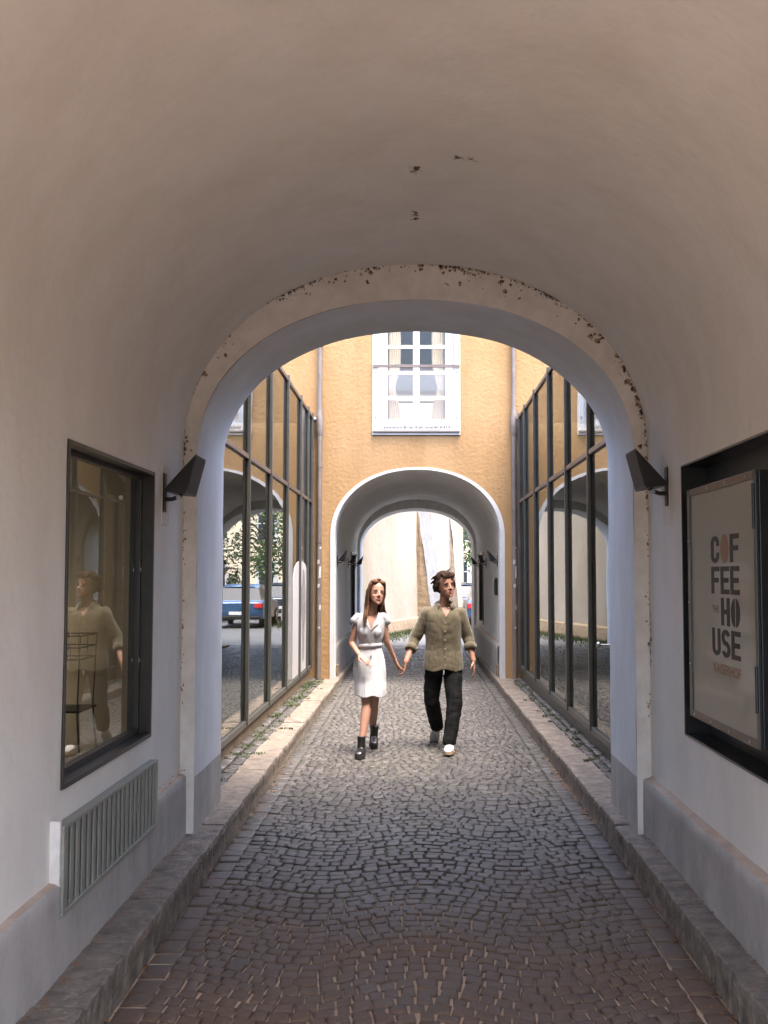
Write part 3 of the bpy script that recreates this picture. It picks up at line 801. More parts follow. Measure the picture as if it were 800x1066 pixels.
for bx_ in (-0.66, 0.68):
    for bz in (4.42, 5.17): bt = MB(); bt.tube([(bx_, Y3 - 0.06, bz), (bx_, Y3 + 0.0, bz)], 0.013, 8); bt.build('fixing_bolt', M['steel'], b_o)

# plants along the window ledge

pl = MB()
for k in range(60):
    x = -0.52 + 1.1 * k / 60 + random.uniform(-.01, .01)
    for j in range(3):
        a = random.uniform(0, 6.28); h = random.uniform(0.04, 0.085)
        bx0 = Vector((x, Y3 - 0.038 + random.uniform(-.003, .006), 4.221)); t_ = bx0 + Vector((math.cos(a) * 0.022, 0.004 * math.sin(a), h))
        w = Vector((0.008, 0, 0.002)); pl.face([bx0 - w, bx0 + w, t_])
tag(pl.build('window_plants', M['bark']), 'low row of dry brownish plants behind the glass balustrade of the upper window', 'plants')

# ------------------------------------------------------------------ drainpipes
def drainpipe(x, label):
    r_ = empty('drainpipe', (x, Y3 - 0.075, 0.07)); tag(r_, label, 'drainpipe', 'drainpipes on the orange facade')
    X, Y = x, Y3 - 0.075; sg = -1 if x < 0 else 1
    p = MB(); p.tube([(X, Y, 4.52), (X, Y, 7.3)], 0.038, 14); p.build('pipe', M['zinc'], r_, smooth=True)
    p = MB(); p.tube([(X, Y, 0.07), (X, Y, 4.38)], 0.042, 14); p.build('pipe', M['zinc'], r_, smooth=True)
    p = MB(); p.tube([(X, Y, 4.1), (X, Y, 4.16), (X, Y, 4.4), (X, Y, 4.47), (X, Y, 4.55)], [0.045, 0.058, 0.058, 0.048, 0.045], 14)
    p.tube([(X + sg * .06, Y, 4.36), (X + sg * 0.24, Y, 4.40)], 0.045, 10)
    p.build('rain_head', M['zinc'], r_, smooth=True)
    for z in (0.9, 2.35, 3.6, 5.6, 7.2):
        c = MB(); c.tube([(X, Y, z - 0.018), (X, Y, z + 0.018)], 0.049, 14); c.box(X - 0.012, X + 0.012, Y, Y3 - 0.002, z - 0.012, z + 0.012); c.build('bracket', M['zinc'], r_)
    for z, h, a0 in ((2.02, .07, -2.3), (1.85, .19, -1.6), (1.63, .06, -2.2), (2.25, .03, -1.4), (1.28, .08, -1.5), (0.95, .03, -1.9)):
        rows = []; st = MB()
        for k in range(3):
            zz = z + h * (k / 2 - .5)
            rows.append([(X + 0.0435 * math.cos(a0 + j * .3 + .1 * k), Y + 0.0435 * math.sin(a0 + j * .3 + .1 * k), zz) for j in range(4)])
        st.grid(rows); st.build('torn_sticker', M['sticker'], r_)
drainpipe(-1.585, 'grey zinc drainpipe beside the glass wall that holds the white figure poster')
drainpipe(1.62, 'grey zinc drainpipe next to the glass wall without a poster')

# ------------------------------------------------------------------ glass pavilions on both sides of the courtyard
def pavilion(sd, label):
    r_ = empty('glass_pavilion', (sd * GX, 12.5, 0.1)); tag(r_, label, 'glass facade', 'glass pavilions of the courtyard')
    def bx(mb, xa, xb, ya, yb, za, zb):
        a, b = sorted((sd * xa, sd * xb)); mb.box(a, b, ya, yb, za, zb)
    y0, y1 = Y2 + 0.02, Y3 - 0.12
    m_ = MB(); bx(m_, GX + 0.01, GX + 0.12, y0, y1, 0.05, 0.285); m_.build('base_course', M['stone'] if sd < 0 else M['mullion'], r_)
    m_ = MB(); bx(m_, GX - 0.02, GX + 0.08, y0, y1, 0.285, 0.345); m_.build('bottom_rail', M['mullion'], r_, bevel=0.003)
    m_ = MB(); bx(m_, GX - 0.022, GX + 0.06, y0, y1, 2.975, 3.025); m_.build('transom', M['bronze'], r_, bevel=0.003)
    m_ = MB(); bx(m_, GX - 0.02, GX + 0.10, y0, y1, 4.38, 4.43); m_.build('top_rail', M['bronze'], r_, bevel=0.003)
    ys = [17.22, 16.55, 15.50, 13.92, 12.30, 10.68, 9.06] if sd < 0 else [17.22, 16.35, 15.0, 13.4, 11.85, 10.30, 8.7]
    for y in ys:
        m_ = MB(); bx(m_, GX - 0.034, GX - 0.002, y - 0.027, y + 0.027, 0.30, 4.46); bx(m_, GX - 0.002, GX + 0.05, y - 0.018, y + 0.018, 0.345, 4.38)
        m_.build('mullion', M['mullion'], r_, bevel=0.003)
    edges = [y1] + ys[1:] + [y0]
    for a, b in zip(edges[:-1], edges[1:]):
        for za, zb in ((0.345, 2.975), (3.025, 4.38)):
            m_ = MB(); bx(m_, GX + 0.004, GX + 0.012, b + 0.019, a - 0.019, za, zb); m_.build('glass_pane', M['facade_glass'], r_)
    m_ = MB(); bx(m_, GX + 0.10, 11.5, y0, y1 - 0.02, 4.30, 4.375); m_.build('roof', M['slate'], r_)
    m_ = MB(); bx(m_, GX + 0.12, 11.5, y0, y1, 0.10, 0.27); m_.build('floor', M['interior_floor'], r_)
    m_ = MB(); bx(m_, 5.6, 5.7, y0, y1, 0.27, 4.30); m_.build('back_wall', M['interior'], r_)
    kn = MB()
    if sd > 0:
        kn.ell((sd * (GX - 0.11), 9.30, 1.19), (0.022, 0.03, 0.03)); kn.tube([(sd * (GX - 0.11), 9.30, 1.19), (sd * (GX), 9.30, 1.19)], 0.01)
        kn.build('door_knob', M['steel'], r_, smooth=True)
    return r_
pavL = pavilion(-1, 'dark framed tall glass wall with a white figure poster in its far panes')
pavR = pavilion(1, 'dark framed tall glass wall with a steel door knob and no poster')

# white poster with rounded top on the glass, plain grey figure shape
M['white_film'] = mat('white_film', (0.52, 0.50, 0.49), 0.6, var=.04, vscale=3)
pc = empty('film_poster', (-GX + 0.003, 16.0, 0.35))
tag(pc, 'white round topped film poster with a grey figure on the far glass panes', 'poster')
def plate(poly, x0_, x1_, name, material, parent):
    """polygon in (y, z) extruded between x0_ and x1_"""
    mb = MB()
    mb.face([(x1_, y, z) for y, z in poly]); mb.face([(x0_, y, z) for y, z in poly[::-1]])
    n_ = len(poly)
    for i in range(n_):
        a, b = poly[i], poly[(i + 1) % n_]
        mb.face([(x0_, a[0], a[1]), (x0_, b[0], b[1]), (x1_, b[0], b[1]), (x1_, a[0], a[1])])
    return mb.build(name, material, parent, merge=True)
poly = [(14.75, 0.36)]
for k in range(25):
    t = math.pi * k / 24; c, s_ = math.cos(t), math.sin(t)
    poly.append((15.75 - 1.0 * math.copysign(abs(c) ** .7, c), 1.55 + 0.46 * abs(s_) ** .7))
poly.append((16.75, 0.36))
GXs = -GX
plate(poly, GXs - 0.002, GXs + 0.0015, 'white_film', M['white_film'], pc)
fig = [(16.0, .5), (15.95, 1.1), (15.75, 1.35), (15.8, 1.6), (15.95, 1.72), (16.0, 1.86), (16.15, 1.9), (16.28, 1.82), (16.3, 1.68), (16.42, 1.55), (16.45, 1.2), (16.3, 1.0), (16.25, .55), (16.15, .5), (16.12, .95), (16.08, .5)]
M['film_grey'] = mat('film_grey', (0.33, 0.31, 0.31), 0.6, vscale=9, second=(0.16, 0.14, 0.14))
plate(fig, GXs + 0.0015, GXs + 0.0035, 'figure_print', M['film_grey'], pc)

# ------------------------------------------------------------------ wall lamps
def lamp_proto():
    r_ = empty('wall_lamp', (0, 0, 0))
    tri = [(0.0, 0.0), (0.195, 0.215), (0.135, -0.018)]      # (out from wall, up)
    L = 0.30
    mb = MB()
    back = [(x + 0.012, 0, z) for x, z in tri]; front = [(x + 0.012, L, z) for x, z in tri]
    mb.face(back[::-1]); mb.face(front)
    for i in (0, 2):
        a, b = i, (i + 1) % 3
        mb.face([back[a], back[b], front[b], front[a]])
    mb.face([back[1], back[2], front[2], front[1]])
    mb.build('housing', M['black_metal'], r_, bevel=0.004, merge=True)
    d = Vector((0.135 - 0.195, 0, -0.018 - 0.215)); nrm = Vector((0.233, 0, -0.06)).normalized() * 0.004
    le = MB(); a = Vector((0.207, 0, 0.215)) + d * 0.06; b = Vector((0.207, 0, 0.215)) + d * 0.94
    le.face([tuple(a + nrm + Vector((0, .012, 0))), tuple(b + nrm + Vector((0, .012, 0))), tuple(b + nrm + Vector((0, L - .012, 0))), tuple(a + nrm + Vector((0, L - .012, 0)))])
    o = le.build('lens', M['lens'], r_)
    md = o.modifiers.new('t', 'SOLIDIFY'); md.thickness = 0.003
    br = MB(); br.tube([(-0.0, L * .3, -0.045), (0.05, L * .3, -0.045), (0.09, L * .3, -0.03), (0.11, L * .3, -0.012)], 0.013, 8)
    br.box(-0.001, 0.012, L * .3 - 0.03, L * .3 + 0.03, -0.12, 0.11)
    br.build('bracket', M['black_metal'], r_, bevel=0.002)
    sc_ = MB(); sc_.tube([(0.092, L * .3 - 0.024, -0.035), (0.092, L * .3 + 0.024, -0.035)], 0.014, 10); sc_.build('pivot_screw', M['steel'], r_)
    return r_
LP = lamp_proto()
def place_lamp(x, y, z, sd, label, group, first=False, s_=1.0):
    o = LP if first else copy_tree(LP)
    o.location = (x, y, z); o.scale = (s_ * (-1 if sd > 0 else 1), s_, s_)
    tag(o, label, 'wall lamp', group)
place_lamp(-WX + 0.004, 6.16, 2.295, -1, 'black wedge wall lamp between the cafe window and the big arch', 'wedge wall lamps in the passages', first=True)
place_lamp(WX - 0.004, 6.16, 2.33, 1, 'black wedge wall lamp between the poster case and the big arch', 'wedge wall lamps in the passages')
for sd, side in ((-1, 'woman'), (1, 'man')):
    for y, w in ((18.6, 'first'), (21.6, 'second'), (24.3, 'third')):
        place_lamp(sd * (P2 - 0.004) + OC, y, 2.06, sd, f'small black wedge lamp in the far passage, {w} from its front, {side} side', 'wedge wall lamps in the passages', s_=0.85)
# bare patches of plaster behind the near lamps
for sd in (-1, 1):
    a, b = sorted((sd * (WX - 0.006), sd * (WX + 0.02)))
    m_ = MB(); m_.box(a, b, 6.21, 6.39, 2.10, 2.46); m_.build('filled_patch', M['ledge'] if False else M['plaster_rib'], bldg, bevel=0.002)
# electric box in the second passage
eb = empty('wall_box', (P2 - 0.0 + OC, 18.85, 1.6)); tag(eb, 'small dark box on the wall of the far passage', 'box')
m_ = MB(); m_.box(P2 - 0.06 + OC, P2 + OC, 18.7, 19.0, 1.45, 1.75); m_.build('casing', M['dark_metal'], eb, bevel=0.006)
m_ = MB(); m_.box(P2 - 0.064 + OC, P2 - 0.06 + OC, 18.72, 18.98, 1.47, 1.73); m_.build('door', M['mullion'], eb)
for sd in (-1,):
    pass

# ------------------------------------------------------------------ vent grille on the plinth
vg = empty('vent_grille', (-1.45, 5.24, 0.40)); tag(vg, 'grey metal vent grille with upright slats below the cafe window', 'vent grille')
gy0, gy1, gz0, gz1 = 4.43, 6.02, 0.395, 0.765
m_ = MB(); m_.box(-WX - 0.01, -1.460, GR[0] - .003, gy0 - .001, 0.52, 0.79); m_.build('white_surround', M['plaster_rib'], vg, bevel=0.003)
m_ = MB(); m_.box(-WX + .004, -1.49, gy0, gy1, gz0, gz1); m_.build('back_plate', M['interior'], vg)
m_ = MB(); x0_, x1_ = -1.49, -1.450
m_.box(x0_, x1_, gy0, gy1, gz0, gz0 + 0.022); m_.box(x0_, x1_, gy0, gy1, gz1 - 0.018, gz1)
m_.box(x0_, x1_, gy0, gy0 + 0.016, gz0 + 0.022, gz1 - 0.018); m_.box(x0_, x1_, gy1 - 0.016, gy1, gz0 + 0.022, gz1 - 0.018)
m_.build('frame', M['grille'], vg, bevel=0.003)
m_ = MB(); ns = 20; pit = (gy1 - gy0 - .032) / ns
for k in range(ns):
    y = gy0 + 0.016 + pit * k
    q = [(-1.455, y + 0.012), (-1.455, y + pit * .68), (-1.480, y + pit * .9), (-1.482, y + pit * .84), (-1.461, y + pit * .62), (-1.461, y + 0.012)]
    rows = [[(x, yy, z) for x, yy in q] for z in (gz0 + 0.022, gz1 - 0.018)]
    m_.grid(rows, close_u=True)
m_.build('slats', M['grille'], vg)
m_ = MB(); m_.box(-WX + 0.002, -1.459, GR[0], GR[1], 0.10, 0.393); m_.build('plinth', M['plinth'], bldg)

# ------------------------------------------------------------------ poster case in the wall
dc = empty('display_case', (WX, 4.97, 0.915)); tag(dc, 'black recessed display case with a coffee house poster on the passage wall', 'display case')
y0, y1, z0, z1 = RW[1], RW[2], RW[3], RW[4]
D = 0.14; t = 0.012
m_ = MB()
m_.box(WX - 0.006, WX + D, y0, y0 + t, z0, z1); m_.box(WX - 0.006, WX + D, y1 - t, y1, z0, z1)
m_.box(WX - 0.006, WX + D, y0 + t, y1 - t, z1 - t, z1); m_.box(WX - 0.006, WX + D, y0 + t, y1 - t, z0, z0 + t)
m_.box(WX + D - 0.01, WX + D + 0.02, y0 + t, y1 - t, z0 + t, z1 - t)
m_.build('recess_lining', M['case_dark'], dc, bevel=0.002)
by0, by1, bz0, bz1 = 4.60, 5.76, 1.045, 2.262
xf = 1.488
m_ = MB(); m_.box(xf + 0.012, WX + D - 0.01, by0, by1, bz0, bz1); m_.build('case_body', M['case_dark'], dc, bevel=0.004)
m_ = MB(); fw_ = 0.055
m_.box(xf - 0.006, xf + 0.011, by0, by0 + fw_ * .6, bz0, bz1); m_.build('side_frame', M['case_grey'], dc, bevel=0.003)
m_ = MB(); m_.box(xf - 0.006, xf + 0.011, by1 - fw_, by1, bz0, bz1); m_.build('side_frame', M['case_grey'], dc, bevel=0.003)
m_ = MB(); m_.box(xf - 0.006, xf + 0.011, by0 + fw_ * .6, by1 - fw_, bz1 - fw_ * .7, bz1); m_.build('rail', M['bronze'], dc, bevel=0.003)
m_ = MB(); m_.box(xf - 0.006, xf + 0.011, by0 + fw_ * .6, by1 - fw_, bz0, bz0 + fw_ * .7)
m_.build('rail', M['bronze'], dc, bevel=0.003)
m_ = MB(); m_.box(xf + 0.002, xf + 0.010, by0 + fw_ * .6, by1 - fw_, bz0 + fw_ * .7, bz1 - fw_ * .7)
pst = m_.build('poster', M['poster'], dc)
def scr(y, z):
    sc_ = MB(); sc_.tube([(xf - 0.010, y, z), (xf - 0.004, y, z)], 0.0075, 10); sc_.build('screw', M['steel'], dc)
for k in range(4):
    yy = by1 - 0.10 - k * 0.31
    scr(yy, bz1 - 0.019); scr(yy, bz0 + 0.019)
for k in range(3): scr(by1 - 0.026, bz0 + 0.28 + k * 0.33)
for zz in (bz0 + 0.16, bz1 - 0.26):
    hg = MB(); hg.tube([(xf - 0.012, by0 + 0.005, zz), (xf - 0.012, by0 + 0.005, zz + 0.2)], 0.008, 8); hg.build('hinge', M['black_metal'], dc)
# lettering: far -> near reads left to right.  u along -Y from 0, v up
XP = xf + 0.002
U0, V0 = 5.33, 1.405    # lower left corner of the text block
def glyph(ch, w, h):
    s_ = 0.34 * w; b = 0.175 * h
    R_ = lambda a, b_, c, d: [(a, b_), (c, b_), (c, d), (a, d)]
    if ch == 'F': return [R_(0, 0, s_, h), R_(s_, h - b, w, h), R_(s_, h * .5 - b * .5, w * .9, h * .5 + b * .5)]
    if ch == 'E': return [R_(0, 0, s_, h), R_(s_, h - b, w, h), R_(s_, h * .5 - b * .5, w * .92, h * .5 + b * .5), R_(s_, 0, w, b)]
    if ch == 'H': return [R_(0, 0, s_, h), R_(w - s_, 0, w, h), R_(s_, h * .5 - b * .5, w - s_, h * .5 + b * .5)]
    def ring(a0, a1, cx, cy, rx, ry, tx, ty, n=14):
        o_ = []; 
        for k in range(n):
            a = math.radians(a0 + (a1 - a0) * k / n); c = math.radians(a0 + (a1 - a0) * (k + 1) / n)
            o_.append([(cx + (rx - tx) * math.cos(a), cy + (ry - ty) * math.sin(a)), (cx + rx * math.cos(a), cy + ry * math.sin(a)), (cx + rx * math.cos(c), cy + ry * math.sin(c)), (cx + (rx - tx) * math.cos(c), cy + (ry - ty) * math.sin(c))])
        return o_
    if ch == 'C':
        return ring(0, 180, w / 2, h * .72, w / 2, h * .28, s_, b) + [R_(0, h * .28, s_, h * .72), R_(w - s_, h * .62, w, h * .72), R_(w - s_, h * .28, w, h * .38)] + ring(180, 360, w / 2, h * .28, w / 2, h * .28, s_, b)
    if ch == 'U':
        return [R_(0, h * .28, s_, h), R_(w - s_, h * .28, w, h)] + ring(180, 360, w / 2, h * .28, w / 2, h * .28, s_, b)
    if ch == 'S':
        r_ = h * .25 + b * .25
        return ring(20, 270, w / 2, h - r_, w / 2, r_, s_, b) + ring(-160, 90, w / 2, r_, w / 2, r_, s_, b)
    if ch == 'O':
        return [[(w / 2 + w / 2 * math.cos(2 * math.pi * k / 28), h / 2 + h / 2 * math.sin(2 * math.pi * k / 28)) for k in range(28)]]
    if ch == 'B':   # bean: two halves
        o_ = []
        for sg in (-1, 1):
            pts = [(w / 2 + sg * (0.06 * w + 0.44 * w * math.cos(a)), h / 2 + h / 2 * math.sin(a)) for a in [(-.5 + k / 14) * math.pi for k in range(15)]]
            o_.append(pts if sg > 0 else pts[::-1])
        return o_
    return []
def letters(items, name, material, parent):
    mb = MB()
    for ch, u, v, w, h in items:
        for poly_ in glyph(ch, w, h):
            fr_ = [(XP - 0.0012, U0 - (u + a), V0 + v + b_) for a, b_ in poly_]
            bk_ = [(XP + 0.0006, p[1], p[2]) for p in fr_]
            mb.face(fr_)
            for i in range(len(fr_)):
                j = (i + 1) % len(fr_); mb.face([bk_[i], bk_[j], fr_[j], fr_[i]])
    return mb.build(name, material, parent)
LH, LWd, GU, GV = 0.134, 0.142, 0.018, 0.018
row = lambda i: (3 - i) * (LH + GV)
col = lambda j: j * (LWd + GU)
items = [('C', col(0), row(0), LWd, LH), ('F', col(2), row(0), LWd, LH), ('F', col(0), row(1), LWd, LH), ('E', col(1), row(1), LWd, LH), ('E', col(2), row(1), LWd, LH),
         ('H', col(1), row(2), LWd, LH), ('B', col(2), row(2), LWd, LH), ('U', col(0), row(3), LWd, LH), ('S', col(1), row(3), LWd, LH), ('E', col(2), row(3), LWd, LH)]
letters(items, 'dark_lettering', M['ink_dark'], pst)
letters([('O', col(1) + .004, row(0) - .004, LWd - .008, LH + .008)], 'tan_bean', M['ink_tan'], pst)
def small_text(body, w, h, u, v):
    cu = bpy.data.curves.new('t', 'FONT'); cu.body = body; cu.size = 1.0; cu.offset = 0.02
    o = bpy.data.objects.new('t', cu); COL.objects.link(o)
    dg = bpy.context.evaluated_depsgraph_get(); dg.update(); me = bpy.data.meshes.new_from_object(o.evaluated_get(dg))
    xs = [p.co.x for p in me.vertices]; ys_ = [p.co.y for p in me.vertices]
    ax, bx_, ay, by_ = min(xs), max(xs), min(ys_), max(ys_)
    for p in me.vertices:
        a = (p.co.x - ax) / (bx_ - ax) * w; b_ = (p.co.y - ay) / (by_ - ay) * h
        p.co = (XP - 0.0012, U0 - (u + a), V0 + v + b_)
    bpy.data.objects.remove(o); me.name = 'tan_lettering'
    link('tan_lettering', me, M['ink_tan'], pst)
small_text('THE', LWd * .8, 0.035, col(0) + 0.01, row(2) + LH * .45)
small_text('KAISERHOF', 3 * LWd + 2 * GU - .02, 0.05, 0.02, -0.085)

# ------------------------------------------------------------------ behind the far passage: old wall with buttresses, trees, houses, parked cars
fx, fy = -1.6, 29.0; ux, uy = 1.7 / 7.2, 7.0 / 7.2     # direction of the wall, running away from us
nxw, nyw = uy, -ux                                      # its normal, towards the lane
def WP(s_, d, z): return (fx + ux * s_ + nxw * d, fy + uy * s_ + nyw * d, z)
ow = empty('old_wall', (fx, fy, 0)); tag(ow, 'tall weathered white wall with sloping stone buttresses beyond the far passage', 'wall')
mb = MB(); rows = []
for k in range(61):
    s_ = -6 + 21.2 * k / 60; row = []
    for j in range(24):
        z = 0.40 + 9.6 * j / 23; row.append(WP(s_, 0.02 - 0.012 * z + 0.02 * fbm((s_, z, 1), .8, 3), z))
    rows.append(row)
mb.grid(rows, flip=True)
a = [WP(-6, -.5, 0), WP(15.2, -.5, 0), WP(15.2, -.5, 10), WP(-6, -.5, 10)]; mb.face(a)
mb.face([WP(15.2, .02, 0), WP(15.2, -.5, 0), WP(15.2, -.5, 10), WP(15.2, -.1, 10)]); mb.face([WP(-6, -.1, 10), WP(15.2, -.1, 10), WP(15.2, -.5, 10), WP(-6, -.5, 10)])
mb.build('rendered_face', M['far_plaster'], ow, smooth=True)
mb = MB(); rows = []
for k in range(61):
    s_ = -6 + 21.2 * k / 60
    rows.append([WP(s_, d + 0.02 * fbm((s_ * 2, z, 4), 1, 3), z) for d, z in ((.12, 0), (.11, .12), (.10, .24), (.08, .38), (.01, .43))])
mb.grid(rows, flip=True); mb.build('stone_base', M['stone'], ow)
def buttress(s0, w, dep, h, flank, face_):
    """wedge leaning on the wall: rough stone flanks and a rendered sloping back"""
    n_ = 16; fl = MB()
    for s_, f_ in ((s0, False), (s0 + w, True)):
        rows = []
        for k in range(n_ + 1):
            z = h * k / n_; d1 = dep * (1 - k / n_) ** 1.05
            rows.append([WP(s_ + 0.03 * fbm((z, i, s0), 1.5, 3), -0.06 + (d1 + 0.08) * i / 4, z) for i in range(5)])
        fl.grid(rows, flip=f_)
    bo = fl.build('buttress', flank, ow)
    sl = MB(); rows = []
    for k in range(n_ + 1):
        z = h * k / n_; d1 = dep * (1 - k / n_) ** 1.05
        rows.append([WP(s0 + w * i / 6 , d1 + 0.03 + 0.03 * fbm((z, i, s0), 1.5, 3), z) for i in range(7)])
    sl.grid(rows); sl.build('sloping_face', face_, bo)
M['pale_stone'] = mat('pale_brown_stone', (0.29, 0.235, 0.18), 0.9, vscale=2.5, second=(0.21, 0.165, 0.12), bump=0.03, bscale=5)
buttress(7.0, 1.9, 0.55, 4.0, M['stone'], M['grey_stone'])
buttress(12.4, 1.0, 0.35, 4.0, M['pale_stone'], M['far_plaster'])


gs = MB(); grass_v = gs
for k in range(5200):
    s_ = random.uniform(-3, 16); d = random.uniform(0.10, 0.10 + 1.3 * random.random() ** 1.3)
    x, y, _ = WP(s_, d, 0); a = random.uniform(0, 6.28); h = random.uniform(0.04, 0.13)
    w = 0.012
    if y < Y5 + 0.3: continue
    gs.face([(x - w * math.cos(a), y - w * math.sin(a), 0), (x + w * math.cos(a), y + w * math.sin(a), 0), (x + random.uniform(-.03, .03), y + random.uniform(-.03, .03), h)])
tag(gs.build('grass', M['grass'], None), kind='stuff', label='short grass along the foot of the old wall', cat='grass')

m_ = MB(); m_.face([(-3, 27.3, 0.0), (14, 27.3, 0.0), (14, 60, 0.0), (-3, 60, 0.0)])
m_.face([(-14, 60, 0), (14, 60, 0), (14, 66, 0), (-14, 66, 0)])
tag(m_.build('lane', M['lane']), kind='structure')

def tree(name, loc, h, crown_r, mat_, label, trunk_h, n_leaf=2600, seed=1, leaf=0.16, squash=1.0, group='trees beyond the far passage'):
    rnd = random.Random(seed); r_ = empty(name, loc); tag(r_, label, 'tree', group)
    bx, by, bz = loc
    t_ = MB(); top = Vector((bx + rnd.uniform(-.3, .3), by, bz + trunk_h + (h - trunk_h) * .6))
    t_.tube([(bx, by, bz), (bx + .05, by, bz + trunk_h * .5), (bx, by, bz + trunk_h), top], [0.16, 0.13, 0.11, 0.03], 9)
    limbs = []
    for k in range(9):
        a = rnd.uniform(0, 6.28); z0_ = bz + trunk_h * rnd.uniform(.7, 1.0) + rnd.random() * (h - trunk_h) * .4
        e = Vector((bx + math.cos(a) * crown_r * .75, by + math.sin(a) * crown_r * .75, z0_ + crown_r * rnd.uniform(.2, .8))); limbs.append(e)
        t_.tube([(bx, by, z0_), (Vector((bx, by, z0_)) + e) / 2 + Vector((0, 0, .15)), e], [0.06, 0.04, 0.012], 6)
    t_.build('trunk', M['bark'], r_)
    c = MB(); cz = bz + (h + trunk_h) / 2 * 1.0; rz_ = (h - trunk_h) / 2 * squash
    clumps = [(Vector((rnd.gauss(0, .42), rnd.gauss(0, .42), rnd.uniform(-.9, .95))), rnd.uniform(.18, .36)) for _ in range(34)]
    for k in range(n_leaf):
        cc, cr = rnd.choice(clumps)
        d = Vector((rnd.gauss(0, 1), rnd.gauss(0, 1), rnd.gauss(0, 1))).normalized() * cr * rnd.random() ** .4
        lim = max(.25, math.sqrt(max(0, 1 - cc.z * cc.z)))
        p = Vector((bx + (cc.x * lim + d.x) * crown_r, by + (cc.y * lim + d.y) * crown_r, cz + (cc.z * .85 + d.z) * rz_))
        u = Vector((rnd.gauss(0, 1), rnd.gauss(0, 1), rnd.gauss(0, .7))).normalized(); v = u.cross(Vector((rnd.gauss(0, 1), rnd.gauss(0, 1), 1))).normalized()
        L = leaf * rnd.uniform(.6, 1.2); c.face([p - u * L * .5, p + v * L * .28, p + u * L * .5, p - v * L * .28])
    c.build('crown', mat_, r_)
tree('broadleaf_tree', (3.6, 50.5, 0), 7.6, 2.3, M['leaf'], 'leafy green tree at the end of the old wall', 1.3, 4200, 3, .2)
tree('broadleaf_tree', (7.4, 49.5, 0), 6.4, 2.3, M['leaf'], 'broad green tree behind the parked cars', 1.2, 3600, 5, .2)
tree('conifer_tree', (4.9, 45.6, 0), 4.8, 1.1, M['leaf_dark'], 'dark green conifer standing close behind the parked cars', 0.5, 2600, 9, .16)
tree('broadleaf_tree', (12.0, 48.5, 0), 7.0, 2.6, M['leaf'], 'round tree in front of the cream house', 1.5, 3000, 11, .2)

def house(loc, w, d, h, mat_, label, cols, rows_, wy=-1, door=True):
    r_ = empty('house', loc); tag(r_, label, 'house'); bx, by, bz = loc
    m_ = MB(); m_.box(bx - w / 2, bx + w / 2, by, by + d, 0, h); m_.build('wall', mat_, r_)
    m_ = MB(); m_.face([(bx - w / 2 - .3, by - .4, h), (bx + w / 2 + .3, by - .4, h), (bx + w / 2 + .3, by + d / 2, h + 2.4), (bx - w / 2 - .3, by + d / 2, h + 2.4)])
    m_.face([(bx - w / 2 - .3, by + d / 2, h + 2.4), (bx + w / 2 + .3, by + d / 2, h + 2.4), (bx + w / 2 + .3, by + d + .4, h), (bx - w / 2 - .3, by + d + .4, h)])
    m_.face([(bx - w / 2 - .3, by - .4, h), (bx - w / 2 - .3, by + d / 2, h + 2.4), (bx - w / 2 - .3, by + d + .4, h)]); m_.face([(bx + w / 2 + .3, by - .4, h), (bx + w / 2 + .3, by + d + .4, h), (bx + w / 2 + .3, by + d / 2, h + 2.4)])
    m_.build('roof', M['slate'], r_)
    for i in range(cols):
        for j in range(rows_):
            x = bx - w / 2 + w * (i + .5) / cols; z = 1.0 + j * 3.0
            f = MB(); yf = by if wy < 0 else by + d; s_ = wy
            ya, yb = sorted((yf + s_ * 0.04, yf - s_ * .05))
            f.box(x - .62, x - .5, ya, yb, z, z + 1.7); f.box(x + .5, x + .62, ya, yb, z, z + 1.7); f.box(x - .5, x + .5, ya, yb, z + 1.6, z + 1.7); f.box(x - .7, x + .7, min(yf, yf + s_ * .09), max(yf, yf + s_ * .09), z - .08, z)
            f.box(x - .03, x + .03, ya, yb, z, z + 1.6); f.box(x - .5, x - .03, ya, yb, z + 1.0, z + 1.06); f.box(x + .03, x + .5, ya, yb, z + 1.0, z + 1.06)
            fo = f.build('window', M['white_paint'], r_)
            p = MB(); ya, yb = sorted((yf + s_ * 0.012, yf + s_ * .004)); p.box(x - .5, x + .5, ya, yb, z, z + 1.6); p.build('pane', M['car_glass'], fo)
house((9, 66, 0), 22, 9, 9, M['cream_stucco'], 'cream house behind the trees at the end of the street', 7, 3)
# the other side of the street behind the viewer
house((0, -70, 0), 44, 9, 5.6, M['ochre'], 'long ochre house across the square', 11, 1, wy=1)
m_ = MB(); m_.face([(-60, -60, -0.045), (60, -60, -0.045), (60, 0.9, -0.045), (-60, 0.9, -0.045)])
M['warm_paving'] = mat('warm_paving', (0.10, 0.09, 0.078), 0.85, vscale=.7, second=(0.09, 0.077, 0.065), bump=.003, bscale=40)
tag(m_.build('square', M['warm_paving']), kind='structure')

